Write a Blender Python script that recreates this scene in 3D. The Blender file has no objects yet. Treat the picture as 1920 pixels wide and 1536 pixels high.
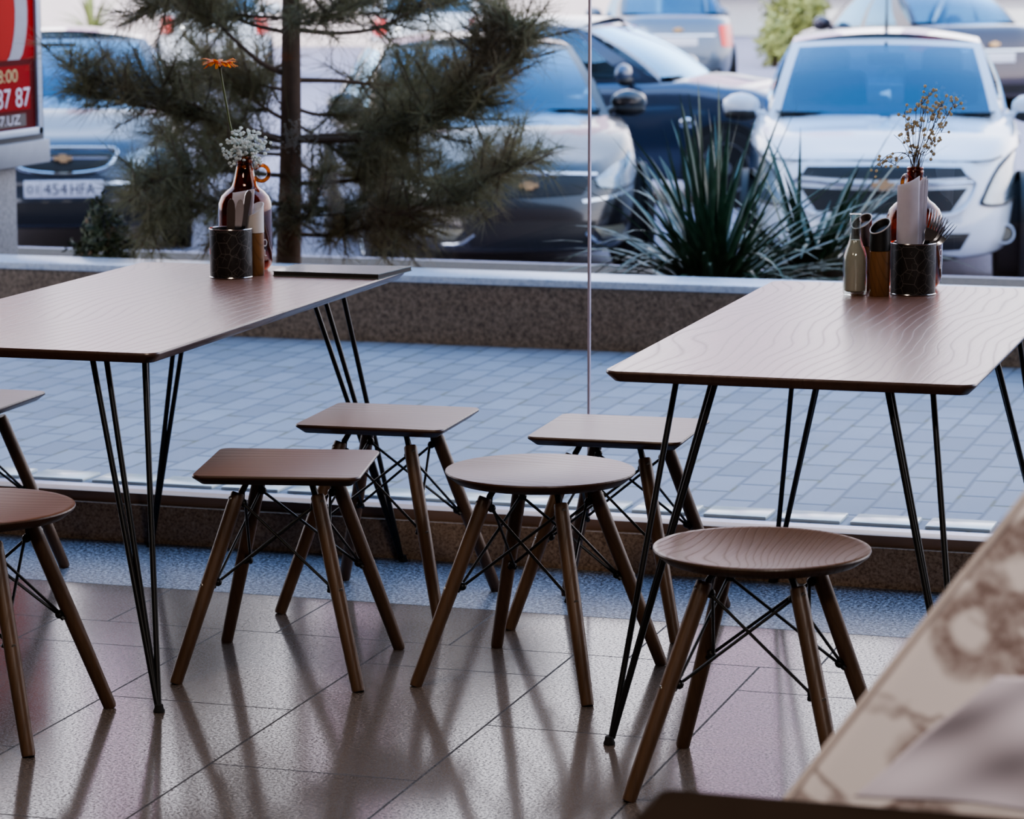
import bpy, bmesh, math, random
from math import sin, cos, tan, atan, atan2, pi, radians, sqrt, hypot, degrees
from mathutils import Vector, Matrix, noise as mnoise
from mathutils.bvhtree import BVHTree

SC = bpy.context.scene
COL = SC.collection
rnd = random.Random(7)

# ------------------------------------------------------------------ camera
F_PX, PITCH, ROLL, YAW, CAM_H = 5721.0, radians(8.824), radians(-0.086), radians(17.32), 1.568
def _rz(v, a=YAW):
    return Vector((cos(a)*v[0]-sin(a)*v[1], sin(a)*v[0]+cos(a)*v[1], v[2]))
_fw = Vector((0, cos(PITCH), -sin(PITCH))); _r0 = Vector((1, 0, 0)); _u0 = Vector((0, sin(PITCH), cos(PITCH)))
_rt = cos(ROLL)*_r0 + sin(ROLL)*_u0; _up = -sin(ROLL)*_r0 + cos(ROLL)*_u0
FW, RT, UP = _rz(_fw), _rz(_rt), _rz(_up)
EYE = Vector((0, 0, CAM_H))
def ray(x, y):
    return FW + RT*((x-960)/F_PX) - UP*((y-768)/F_PX)
def onz(x, y, z):            # the place where the sight line meets a level surface
    d = ray(x, y); return EYE + d*((z-CAM_H)/d.z)
def ony(x, y, Y):
    d = ray(x, y); return EYE + d*(Y/d.y)
def onx(x, y, X):
    d = ray(x, y); return EYE + d*(X/d.x)
HF = _rz(Vector((0, 1, 0)))  # level viewing direction
HR = _rz(Vector((1, 0, 0)))
def ond(x, y, dist):
    d = ray(x, y); return EYE + d*(dist/d.dot(HF))

cam_data = bpy.data.cameras.new('camera'); cam = bpy.data.objects.new('camera', cam_data); COL.objects.link(cam)
cam_data.sensor_width = 36; cam_data.sensor_fit = 'HORIZONTAL'; cam_data.lens = 36*F_PX/1920
cam_data.clip_start = .05; cam_data.clip_end = 400
m = Matrix.Identity(4)
for i, v in enumerate((RT, UP, -FW)):
    for j in range(3): m[j][i] = v[j]
m.translation = EYE; cam.matrix_world = m
cam_data.dof.use_dof = True; cam_data.dof.focus_distance = 6.45; cam_data.dof.aperture_fstop = 7.6
SC.camera = cam

# ------------------------------------------------------------------ materials
def lin(c):
    if isinstance(c, str):
        c = c.lstrip('#'); c = [int(c[i:i+2], 16)/255 for i in (0, 2, 4)]
        return tuple((x/12.92 if x <= .04045 else ((x+.055)/1.055)**2.4) for x in c)
    return tuple(c[:3])
class NT:
    def __init__(s, name):
        s.m = bpy.data.materials.new(name); s.m.use_nodes = True; s.t = s.m.node_tree; s.t.nodes.clear()
        s.out = s.n('ShaderNodeOutputMaterial'); s.b = s.n('ShaderNodeBsdfPrincipled'); s.l(s.b.outputs[0], s.out.inputs[0])
    def n(s, typ, **kw):
        o = s.t.nodes.new(typ)
        for k, v in kw.items():
            if k in o.inputs: s.set(o.inputs[k], v)
            else: setattr(o, k, v)
        return o
    def l(s, a, b): s.t.links.new(a, b)
    def set(s, inp, v):
        if isinstance(v, bpy.types.NodeSocket): s.l(v, inp)
        else: inp.default_value = v
    def P(s, **kw):
        for k, v in kw.items():
            k = k.replace('_', ' ')
            if isinstance(v, tuple) and len(v) == 3 and k != 'Normal': v = (*v, 1)
            s.set(s.b.inputs[k], v)
    def math(s, op, a, b=None, c=None):
        o = s.n('ShaderNodeMath', operation=op)
        for i, v in enumerate((a, b, c)):
            if v is not None: s.set(o.inputs[i], v)
        return o.outputs[0]
    def coord(s, which='Object'): return s.n('ShaderNodeTexCoord').outputs[which]
    def mapping(s, vec, scale=(1, 1, 1), loc=(0, 0, 0), rot=(0, 0, 0)):
        o = s.n('ShaderNodeMapping'); s.l(vec, o.inputs[0]); o.inputs['Scale'].default_value = scale
        o.inputs['Location'].default_value = loc; o.inputs['Rotation'].default_value = rot; return o.outputs[0]
    def noise(s, vec, scale=5, detail=3, rough=.5, dist=0):
        o = s.n('ShaderNodeTexNoise'); s.l(vec, o.inputs['Vector']); o.inputs['Scale'].default_value = scale
        o.inputs['Detail'].default_value = detail; o.inputs['Roughness'].default_value = rough; o.inputs['Distortion'].default_value = dist
        return o.outputs[0]
    def ramp(s, fac, stops, interp='LINEAR'):
        o = s.n('ShaderNodeValToRGB'); s.set(o.inputs[0], fac); cr = o.color_ramp; cr.interpolation = interp
        while len(cr.elements) > 1: cr.elements.remove(cr.elements[-1])
        for i, (p, c) in enumerate(stops):
            e = cr.elements[0] if i == 0 else cr.elements.new(p)
            e.position = p; c = lin(c) if not isinstance(c, (int, float)) else (c, c, c); e.color = (*c, 1)
        return o.outputs[0]
    def mix(s, fac, a, b, mode='MIX'):
        o = s.n('ShaderNodeMix', data_type='RGBA', blend_type=mode)
        s.set(o.inputs[0], fac)
        for i, v in ((6, a), (7, b)):
            if isinstance(v, tuple) and len(v) == 3: v = (*v, 1)
            s.set(o.inputs[i], v)
        return o.outputs[2]
    def bump(s, h, strength=.2, dist=.01):
        o = s.n('ShaderNodeBump'); s.l(h, o.inputs['Height']); o.inputs['Strength'].default_value = strength
        o.inputs['Distance'].default_value = dist; s.l(o.outputs[0], s.b.inputs['Normal'])
def simple(name, c, rough=.5, metal=0., coat=0., spec=.5, vary=.12, scale=20, **kw):
    k = NT(name); c = lin(c)
    f = k.noise(k.coord(), scale, 3)
    d = tuple(x*(1-vary) for x in c); e = tuple(min(1, x*(1+vary)) for x in c)
    k.P(Base_Color=k.mix(f, d, e), Roughness=rough, Metallic=metal, Coat_Weight=coat, Specular_IOR_Level=spec, **kw)
    return k.m
def thin_glass(name, tint, reflect=1.0, rim=None, rough=0., gloss=(1, 1, 1)):
    """clear sheet: see-through with mirror reflection growing toward grazing angles"""
    k = NT(name); k.t.nodes.remove(k.b)
    tr = k.n('ShaderNodeBsdfTransparent'); tr.inputs[0].default_value = (*lin(tint), 1)
    gl = k.n('ShaderNodeBsdfGlossy'); gl.inputs[0].default_value = (*gloss, 1); gl.inputs['Roughness'].default_value = rough
    ge = k.n('ShaderNodeNewGeometry'); dt = k.n('ShaderNodeVectorMath', operation='DOT_PRODUCT')
    k.l(ge.outputs['Normal'], dt.inputs[0]); k.l(ge.outputs['Incoming'], dt.inputs[1])
    om = k.math('SUBTRACT', 1., k.math('ABSOLUTE', dt.outputs['Value']))
    if rim: k.l(k.mix(k.math('POWER', om, 1.6), lin(tint), lin(rim)), tr.inputs[0])
    fr = k.math('ADD', .045, k.math('MULTIPLY', .955, k.math('POWER', om, 5.)))
    mx = k.n('ShaderNodeMixShader'); k.l(k.math('MINIMUM', k.math('MULTIPLY', fr, reflect), 1.), mx.inputs[0])
    k.l(tr.outputs[0], mx.inputs[1]); k.l(gl.outputs[0], mx.inputs[2]); k.l(mx.outputs[0], k.out.inputs[0])
    return k.m
def leafmat(name, colour, fac=.45, rough=.6):
    """thin matter that also glows when lit from behind"""
    k = NT(name); c = colour(k) if callable(colour) else k.mix(k.noise(k.coord(), 60, 2), tuple(x*.9 for x in lin(colour)), lin(colour))
    k.P(Base_Color=c, Roughness=rough); tl = k.n('ShaderNodeBsdfTranslucent'); k.l(c, tl.inputs[0])
    mx = k.n('ShaderNodeMixShader'); mx.inputs[0].default_value = fac; k.l(k.b.outputs[0], mx.inputs[1]); k.l(tl.outputs[0], mx.inputs[2]); k.l(mx.outputs[0], k.out.inputs[0]); return k.m
def wood(name, dark, light, axis='Y', rough=.34, lines=16, fine=1., coat=0., linec=None, warp=3.2, stretch=.6, lineamt=.55, edge=1.):
    """planed oak: long wavy growth lines along one axis plus short pores"""
    k = NT(name); v = k.coord()
    if axis == 'X': v = k.mapping(v, rot=(0, 0, pi/2))
    if axis == 'Z': v = k.mapping(v, rot=(pi/2, 0, 0))
    sep = k.n('ShaderNodeSeparateXYZ'); k.l(v, sep.inputs[0])
    w = k.noise(k.mapping(v, (1.6, stretch, 1)), 1.5, 2, .45)
    band = k.math('ADD', k.math('MULTIPLY', sep.outputs[0], lines), k.math('MULTIPLY', w, warp*lines/6))
    fr = k.math('FRACT', band)
    tri = k.math('ABSOLUTE', k.math('SUBTRACT', fr, .5))
    tri = k.math('MULTIPLY', tri, 2)
    ln = k.ramp(tri, [(0, 1.), (.10, .55), (.3, .1), (1, 0.)])
    pores = k.noise(k.mapping(v, (160*fine, 7*fine, 60)), 1, 2, .6)
    pr = k.ramp(pores, [(.38, 0.), (.72, 1.)])
    big = k.noise(k.mapping(v, (2, .7, 1)), 2.2, 2)
    base = k.mix(big, lin(dark), lin(light))
    base = k.mix(k.math('MULTIPLY', pr, .35), base, tuple(x*.62 for x in lin(dark)))
    brk = k.noise(k.mapping(v, (9, 3, 3)), 2, 3)
    lc = lin(linec) if linec else tuple(x*.5 for x in lin(dark))
    base = k.mix(k.math('MULTIPLY', k.math('MULTIPLY', ln, brk), lineamt*1.6), base, lc)
    if edge < 1:  # side and under faces darkened in the colour, in place of shade
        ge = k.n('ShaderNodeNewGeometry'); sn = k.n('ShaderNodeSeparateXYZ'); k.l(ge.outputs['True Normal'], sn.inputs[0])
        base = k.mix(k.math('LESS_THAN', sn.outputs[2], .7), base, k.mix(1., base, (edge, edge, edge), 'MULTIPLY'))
    rr = k.math('ADD', k.math('MULTIPLY', ln, .12), rough)
    k.P(Base_Color=base, Roughness=rr, Coat_Weight=coat, Coat_Roughness=.16)
    k.bump(k.math('SUBTRACT', 1., k.math('ADD', k.math('MULTIPLY', ln, .5), k.math('MULTIPLY', pr, .35))), .25, .0012)
    return k.m

M = {}
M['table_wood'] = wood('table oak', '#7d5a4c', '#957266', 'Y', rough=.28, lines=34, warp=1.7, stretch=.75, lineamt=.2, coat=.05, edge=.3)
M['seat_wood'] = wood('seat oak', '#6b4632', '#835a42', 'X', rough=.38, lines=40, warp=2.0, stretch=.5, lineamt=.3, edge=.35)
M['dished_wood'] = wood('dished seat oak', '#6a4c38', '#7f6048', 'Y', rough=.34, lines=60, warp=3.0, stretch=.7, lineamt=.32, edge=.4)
M['edge_wood'] = wood('edge oak', '#4a3025', '#5b3d30', 'X', rough=.4, lines=30)
M['leg_wood'] = wood('leg beech', '#4f3928', '#6a4f3a', 'Z', rough=.4, lines=60, lineamt=.3)
M['dark_wood'] = simple('dark brown wood', '#2f2620', .95, spec=0.)
M['mill_wood'] = wood('mill oak', '#6b4a2c', '#8a6238', 'Z', rough=.4, lines=60)
M['black_metal'] = simple('black powder coated metal', '#1c1a19', .38, .3, vary=.08)
M['bolt_metal'] = simple('zinc bolt', '#9a948c', .3, .9)
M['steel'] = simple('polished steel', '#b9b4b2', .16, 1., vary=.05)
M['dark_steel'] = simple('dull dark steel', '#6a5f5a', .3, .9)
M['black_plastic'] = simple('black plastic', '#141413', .45)
M['rubber'] = simple('black rubber', '#1a1817', .8)
M['white_paper'] = leafmat('white paper napkin', '#e9e4ea', .4, .85)
M['white_plastic'] = simple('white satin plastic', '#cbc6c4', .35, vary=.03)
M['flower_green'] = simple('green stem', '#4d5a2c', .5)
M['dry_stem'] = simple('dry brown stem', '#5b4a35', .7)
M['bloom_white'] = leafmat('tiny white blossom', '#f4f8f5', .5, .7)
M['bloom_dry'] = leafmat('dry beige blossom', '#dccfb4', .5, .8)
M['petal'] = None
# amber bottle glass, clear glass
def glassmat(name, c, rough=0., dens=30):
    k = NT(name); k.P(Base_Color=lin(c), Roughness=rough, Transmission_Weight=1., IOR=1.45); return k.m
M['amber'] = thin_glass('amber glass', '#e6a45e', 1.1, '#8a3a10')
M['clear_glass'] = thin_glass('clear bottle glass', '#f6faf8', 1.2, '#c9d6d3')
M['sauce'] = leafmat('grey beige sauce', '#dccfc0', .5, .4)
M['pane'] = thin_glass('window glass', '#f3f6f6', .9)
M['car_glass'] = thin_glass('tinted car glass', '#93b6cd', 3.4, gloss=(.45, .74, .98))
M['lens'] = thin_glass('headlamp cover', '#cfd8dc', 1.6)
# petals: orange with yellow tips
M['petal'] = leafmat('gerbera petal', lambda k: k.mix(k.ramp(k.noise(k.coord(), 110, 2), [(.4, 0.), (.6, 1.)]), lin('#d2460a'), lin('#f5a31c')), .5)
# floor ------------------------------------------------------------
def floor_material():
    k = NT('polished granite tiles'); v = k.coord(); s = k.n('ShaderNodeSeparateXYZ'); k.l(v, s.inputs[0]); X, Y = s.outputs[0], s.outputs[1]
    W, L = .4167, .855
    def edge(fr, size):   # distance to nearest joint
        return k.math('MULTIPLY', k.math('MINIMUM', fr, k.math('SUBTRACT', 1., fr)), size)
    u = k.math('DIVIDE', k.math('ADD', X, 2.66+W*40), W); col = k.math('FLOOR', u); fu = k.math('FRACT', u)
    odd = k.math('MODULO', col, 2.)
    vv = k.math('ADD', k.math('DIVIDE', k.math('ADD', Y, -6.105+L*40), L), k.math('MULTIPLY', k.math('SUBTRACT', 1., odd), .5))
    row = k.math('FLOOR', vv); fv = k.math('FRACT', vv)
    e1 = k.math('MINIMUM', edge(fu, W), edge(fv, L))
    u2 = k.math('DIVIDE', k.math('ADD', X, 2.536+W*40), W); e2 = edge(k.math('FRACT', u2), W)
    strip = k.math('GREATER_THAN', Y, 6.32); band = k.math('GREATER_THAN', Y, 6.69)
    e = k.math('ADD', k.math('MULTIPLY', e1, k.math('SUBTRACT', 1., strip)), k.math('MULTIPLY', e2, strip))
    e = k.math('MINIMUM', e, k.math('ABSOLUTE', k.math('SUBTRACT', Y, 6.32)))
    e = k.math('MAXIMUM', e, k.math('MULTIPLY', band, 1.))
    e = k.math('MINIMUM', e, k.math('ABSOLUTE', k.math('SUBTRACT', Y, 6.69)))
    grout = k.math('LESS_THAN', e, .0025)
    cid = k.n('ShaderNodeCombineXYZ'); k.l(k.math('ADD', col, k.math('MULTIPLY', strip, 17.)), cid.inputs[0]); k.l(row, cid.inputs[1])
    wn = k.n('ShaderNodeTexWhiteNoise', noise_dimensions='2D'); k.l(cid.outputs[0], wn.inputs['Vector'])
    sp = k.noise(v, 170, 4, .8); sp2 = k.noise(v, 55, 4, .7)
    tone = k.ramp(sp, [(.36, '#241f1d'), (.49, '#5f554f'), (.62, '#978b83')])
    tone = k.mix(k.math('MULTIPLY', sp2, .35), tone, lin('#453d39'))
    tone = k.mix(1., tone, k.ramp(wn.outputs[0], [(0, .78), (1, 1.)]), 'MULTIPLY')
    bsp = k.noise(v, 105, 5, .85)
    btone = k.ramp(bsp, [(.40, '#1e232b'), (.5, '#566071'), (.60, '#b0bacb')])
    tone = k.mix(band, tone, btone)
    tone = k.mix(grout, tone, lin('#2c2624'))
    rough = k.math('ADD', k.math('MULTIPLY', k.math('LESS_THAN', sp, .47), .22), .075)
    rough = k.math('ADD', rough, k.math('MULTIPLY', sp2, .05))
    rough = k.math('ADD', rough, k.math('MULTIPLY', band, .20))
    rough = k.math('ADD', rough, k.math('MULTIPLY', grout, .5))
    k.P(Base_Color=tone, Roughness=rough, Specular_IOR_Level=k.ramp(sp, [(.38, .04), (.5, .22), (.6, .42)]))
    h = k.math('ADD', k.math('MULTIPLY', sp, k.math('ADD', .12, k.math('MULTIPLY', band, .8))), k.math('MULTIPLY', grout, -3.))
    k.bump(h, .18, .002)
    return k.m
M['floor'] = floor_material()
def paving_material():
    k = NT('blue grey concrete pavers'); v = k.coord(); s = k.n('ShaderNodeSeparateXYZ'); k.l(v, s.inputs[0]); X, Y = s.outputs[0], s.outputs[1]
    wob = k.noise(k.mapping(v, (1, 1, 1)), 3, 2)
    X = k.math('ADD', X, k.math('MULTIPLY', k.math('SUBTRACT', wob, .5), .012))
    W, L = .0995, .236
    u = k.math('DIVIDE', k.math('ADD', X, 1.5345+W*200), W); col = k.math('FLOOR', u); fu = k.math('FRACT', u)
    odd = k.math('MODULO', col, 2.)
    vv = k.math('ADD', k.math('DIVIDE', k.math('ADD', Y, -7.826+L*100), L), k.math('MULTIPLY', odd, .5)); fv = k.math('FRACT', vv); row = k.math('FLOOR', vv)
    def edge(fr, size): return k.math('MULTIPLY', k.math('MINIMUM', fr, k.math('SUBTRACT', 1., fr)), size)
    e = k.math('MINIMUM', edge(fu, W), k.math('MULTIPLY', edge(fv, L), .55))
    nb = k.noise(v, 9, 3)
    joint = k.ramp(k.math('ADD', e, k.math('MULTIPLY', nb, -.0012)), [(0, 1.), (.0022, .9), (.006, 0.)])
    cid = k.n('ShaderNodeCombineXYZ'); k.l(col, cid.inputs[0]); k.l(row, cid.inputs[1])
    wn = k.n('ShaderNodeTexWhiteNoise', noise_dimensions='2D'); k.l(cid.outputs[0], wn.inputs['Vector'])
    base = k.mix(wn.outputs[0], lin('#848994'), lin('#9a9fa9'))
    base = k.mix(k.math('MULTIPLY', k.noise(v, 60, 4, .7), .35), base, lin('#6d727c'))
    base = k.mix(k.math('MULTIPLY', k.ramp(k.noise(v, 1.3, 3), [(.35, 0.), (.7, 1.)]), .3), base, lin('#6f7580'))
    jc = k.mix(k.ramp(nb, [(.5, 0.), (.66, 1.)]), lin('#636b79'), lin('#66644f'))
    base = k.mix(joint, base, jc)
    k.P(Base_Color=base, Roughness=.72); k.bump(k.math('SUBTRACT', 1., joint), .5, .006)
    return k.m
M['paving'] = paving_material()
def granite(name, a, b, c, rough=.4, scale=130):
    k = NT(name); v = k.coord(); f = k.noise(v, scale, 4, .75); g = k.noise(v, 9, 3)
    t = k.ramp(f, [(.34, a), (.5, b), (.68, c)]); t = k.mix(k.math('MULTIPLY', g, .35), t, lin(a))
    k.P(Base_Color=t, Roughness=rough); return k.m
M['kick_granite'] = granite('brown granite plinth', '#5f4b3e', '#98806c', '#b9a48f', .35)
M['wall_granite'] = granite('brown rough granite', '#574a3e', '#8c7a68', '#ac9a86', .6, 60)
M['cap_stone'] = granite('pale blue stone coping', '#b3bfd0', '#d3dce8', '#e8eef5', .35, 60)
M['lilac_stone'] = granite('pale lilac stone edging', '#a09bab', '#b5b0bf', '#c4c0cc', .3, 90)
M['post_stone'] = granite('grey post stone', '#5e6068', '#7d8088', '#97999f', .6, 60)
M['soil'] = granite('dark planting soil', '#241d17', '#3a3026', '#514436', .95, 40)
M['asphalt'] = granite('lilac grey asphalt', '#77727f', '#8e8895', '#a29ca8', .7, 50)
M['room_wall'] = simple('dark taupe plaster', '#4b4440', .8)
M['ceiling'] = simple('grey ceiling paint', '#6d6864', .85)
M['facade'] = simple('beige facade render', '#5a5552', .85)
M['rail'] = simple('dark brown window rail', '#8a7062', .45)
M['seal'] = simple('pale glass joint seal', '#b3abc0', .25, 0)
M['far_wall'] = simple('pale pink rendered wall', '#e8d8ce', .9, vary=.08, scale=3)
M['white_wall'] = simple('white painted wall', '#e6e6e0', .8, vary=.05, scale=4)
M['sill_light'] = simple('pale ground panel', '#c9d0cd', .2, vary=.18, scale=9)

# ------------------------------------------------------------------ mesh helpers
class MB:
    def __init__(s): s.v = []; s.f = []; s.uv = None
    def add(s, vs, fs):
        o = len(s.v); s.v += [Vector(a) for a in vs]; s.f += [tuple(i+o for i in f) for f in fs]; return s
    def box(s, c, d, rot=None, bevel=0):
        x, y, z = d[0]/2, d[1]/2, d[2]/2
        if bevel > 0:
            b = min(bevel, .49*min(d)); bm = bmesh.new(); bmesh.ops.create_cube(bm, size=1)
            for q in bm.verts: q.co = Vector((q.co.x*d[0], q.co.y*d[1], q.co.z*d[2]))
            bmesh.ops.bevel(bm, geom=list(bm.edges), offset=b, segments=2, affect='EDGES', profile=.5)
            bm.verts.index_update(); vs = [q.co.copy() for q in bm.verts]; fs = [[q.index for q in f.verts] for f in bm.faces]; bm.free()
        else:
            vs = [Vector(q) for q in ((-x,-y,-z),(x,-y,-z),(x,y,-z),(-x,y,-z),(-x,-y,z),(x,-y,z),(x,y,z),(-x,y,z))]
            fs = [(0,3,2,1),(4,5,6,7),(0,1,5,4),(1,2,6,5),(2,3,7,6),(3,0,4,7)]
        if rot: vs = [rot @ q for q in vs]
        c = Vector(c); return s.add([q+c for q in vs], fs)
    def tube(s, pts, r, n=8, cap=True, closed=False):
        pts = [Vector(p) for p in pts]; N = len(pts); rs = r if isinstance(r, (list, tuple)) else [r]*N
        rings = []; t0 = (pts[1]-pts[0]).normalized(); a = Vector((0,0,1)) if abs(t0.z) < .9 else Vector((1,0,0))
        nrm = t0.cross(a).normalized()
        for i in range(N):
            if closed: t = (pts[(i+1) % N]-pts[i-1]).normalized()
            else: t = (pts[min(i+1, N-1)]-pts[max(i-1, 0)]).normalized()
            nrm = (nrm - t*nrm.dot(t)).normalized(); b = t.cross(nrm)
            rings.append([pts[i]+(nrm*cos(2*pi*j/n)+b*sin(2*pi*j/n))*rs[i] for j in range(n)])
        vs = [q for rg in rings for q in rg]; fs = []
        for i in range(N if closed else N-1):
            k2 = (i+1) % N
            for j in range(n): fs.append((i*n+j, i*n+(j+1) % n, k2*n+(j+1) % n, k2*n+j))
        if cap and not closed: fs.append(tuple(range(n-1, -1, -1))); fs.append(tuple((N-1)*n+j for j in range(n)))
        return s.add(vs, fs)
    def lathe(s, prof, n=32, c=(0,0,0), a0=0, tilt=None):
        c = Vector(c); vs = []; fs = []; idx = []
        for (r, z) in prof:
            if r < 1e-6: idx.append([len(vs)]); vs.append(Vector((0, 0, z)))
            else: idx.append(list(range(len(vs), len(vs)+n))); vs += [Vector((r*cos(a0+2*pi*j/n), r*sin(a0+2*pi*j/n), z)) for j in range(n)]
        for A, B in zip(idx, idx[1:]):
            for j in range(n):
                j2 = (j+1) % n
                if len(A) == 1 and len(B) == 1: continue
                if len(A) == 1: fs.append((A[0], B[j2], B[j]))
                elif len(B) == 1: fs.append((A[j], A[j2], B[0]))
                else: fs.append((A[j], A[j2], B[j2], B[j]))
        if tilt: vs = [tilt @ q for q in vs]
        return s.add([q+c for q in vs], fs)
    def grid(s, fn, nu, nv, us=None, vs_=None, keep=None):
        us = us or [i/nu for i in range(nu+1)]; vs_ = vs_ or [j/nv for j in range(nv+1)]
        nu, nv = len(us)-1, len(vs_)-1
        vs = [Vector(fn(u, v)) for v in vs_ for u in us]; fs = []
        for j in range(nv):
            for i in range(nu):
                if keep is None or keep((us[i]+us[i+1])/2, (vs_[j]+vs_[j+1])/2):
                    a = j*(nu+1)+i; fs.append((a, a+1, a+nu+2, a+nu+1))
        return s.add(vs, fs)
    def prism(s, poly, z0, z1, M4=None):
        n = len(poly); vs = [Vector((x, y, z0)) for x, y in poly]+[Vector((x, y, z1)) for x, y in poly]
        fs = [tuple(range(n-1, -1, -1)), tuple(range(n, 2*n))]+[(i, (i+1) % n, n+(i+1) % n, n+i) for i in range(n)]
        if M4: vs = [M4 @ q for q in vs]
        return s.add(vs, fs)
    def layers(s, rings, capb=True, capt=True):
        n = len(rings[0]); vs = [q for r in rings for q in r]; fs = []
        for i in range(len(rings)-1):
            for j in range(n): fs.append((i*n+j, i*n+(j+1) % n, (i+1)*n+(j+1) % n, (i+1)*n+j))
        if capb: fs.append(tuple(range(n-1, -1, -1)))
        if capt: fs.append(tuple((len(rings)-1)*n+j for j in range(n)))
        return s.add(vs, fs)
    def ball(s, c, r, sub=1, sc=(1,1,1)):
        vs, fs = ICO[sub]; c = Vector(c); return s.add([Vector((q.x*r*sc[0], q.y*r*sc[1], q.z*r*sc[2]))+c for q in vs], fs)
    def build(s, name, mat, parent=None, smooth=True, angle=40, clean=True):
        me = bpy.data.meshes.new(name); me.from_pydata(s.v, [], s.f)
        if clean:
            bm = bmesh.new(); bm.from_mesh(me); lone = [q for q in bm.verts if not q.link_faces]
            if lone: bmesh.ops.delete(bm, geom=lone, context='VERTS')
            bm.to_mesh(me); bm.free()
        me.materials.append(mat)
        if smooth:
            for p in me.polygons: p.use_smooth = True
            me.set_sharp_from_angle(angle=radians(angle))
        o = bpy.data.objects.new(name, me); COL.objects.link(o)
        if parent: o.parent = parent
        return o
ICO = {}
for sub in (0, 1, 2):
    bm = bmesh.new(); bmesh.ops.create_icosphere(bm, subdivisions=max(1, sub), radius=1) if sub else bmesh.ops.create_icosphere(bm, subdivisions=1, radius=1)
    bm.verts.index_update(); ICO[sub] = ([q.co.copy() for q in bm.verts], [tuple(q.index for q in f.verts) for f in bm.faces]); bm.free()

def tag(o, label=None, cat=None, group=None, kind=None):
    if label: o['label'] = label
    if cat: o['category'] = cat
    if group: o['group'] = group
    if kind: o['kind'] = kind
    return o
def thing(name, label, cat, loc=(0,0,0), rz=0, group=None):
    o = bpy.data.objects.new(name, None); COL.objects.link(o); o.location = loc; o.rotation_euler = (0, 0, rz)
    o.empty_display_size = .1
    return tag(o, label, cat, group)
def copy_tree(o, parent=None):
    c = o.copy(); COL.objects.link(c)
    if parent: c.parent = parent
    for ch in list(o.children): copy_tree(ch, c)
    return c
def struct(name, mb, mat, label=None, **kw):
    o = mb.build(name, mat, **kw); o['kind'] = 'structure'
    if label: o['label'] = label
    return o
def text_mesh(txt, size, depth=.0, cond=1.0):
    cu = bpy.data.curves.new('lettering', 'FONT'); cu.body = txt; cu.size = size; cu.align_x = 'CENTER'; cu.align_y = 'CENTER'; cu.extrude = depth
    ob = bpy.data.objects.new('lettering', cu); COL.objects.link(ob); bpy.context.view_layer.update()
    me = bpy.data.meshes.new_from_object(ob.evaluated_get(bpy.context.evaluated_depsgraph_get()))
    vs = [Vector((q.co.x*cond, q.co.y, q.co.z)) for q in me.vertices]; fs = [tuple(p.vertices) for p in me.polygons]
    bpy.data.objects.remove(ob); bpy.data.curves.remove(cu); bpy.data.meshes.remove(me)
    return vs, fs
def bez(p, n=10):   # Catmull-Rom through points
    p = [Vector(q) for q in p]; q = [p[0]*2-p[1]]+p+[p[-1]*2-p[-2]]; out = []
    for i in range(1, len(q)-2):
        for k_ in range(n):
            t = k_/n; a, b, c, d = q[i-1:i+3]
            out.append(.5*((2*b)+(c-a)*t+(2*a-5*b+4*c-d)*t*t+(3*b-a-3*c+d)*t**3))
    return out+[p[-1]]

# ================================================================== THE ROOM
XL, XR, YB, YK, ZC = -7.2, 3.2, -3.0, 7.194, 3.2
def slab(x0, x1, y0, y1, z0, z1, b=0): return MB().box(((x0+x1)/2, (y0+y1)/2, (z0+z1)/2), (x1-x0, y1-y0, z1-z0), bevel=b)
struct('floor', slab(XL, XR, YB, YK, -.1, 0), M['floor'])
struct('ceiling', slab(XL, XR, YB, 7.6, ZC, ZC+.2), M['ceiling'])
struct('wall_left', slab(XL-.2, XL, YB, 7.6, 0, ZC), M['room_wall'])
struct('wall_right', slab(XR, XR+.2, YB, 7.6, 0, ZC), M['room_wall'])
struct('wall_back', slab(XL-.2, XR+.2, YB-.2, YB, 0, ZC), M['room_wall'])
struct('wall_front', slab(-26, 22, 7.31, 7.75, ZC, 12.5), M['facade'])
struct('baseboard_front', slab(XL, XR, YK, YK+.14, -.1, .1, .003), M['kick_granite'])
struct('trim_1', slab(XL, XR, 7.214, 7.276, .1, .1265, .002), M['rail'])
struct('trim_2', slab(XL, XR, 7.2, 7.29, ZC-.09, ZC), M['rail'])
JX = -2.058
for i, (a, b) in enumerate(((XL, JX-.0035), (JX+.0035, XR))):
    w = MB().add([(a, 7.245, .122), (b, 7.245, .122), (b, 7.245, ZC), (a, 7.245, ZC)], [(0, 1, 2, 3)])
    struct('window_%d' % (i+1), w, M['pane'], smooth=False)
struct('trim_3', slab(JX-.0028, JX+.0028, 7.239, 7.251, .12, ZC), M['seal'])

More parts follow.
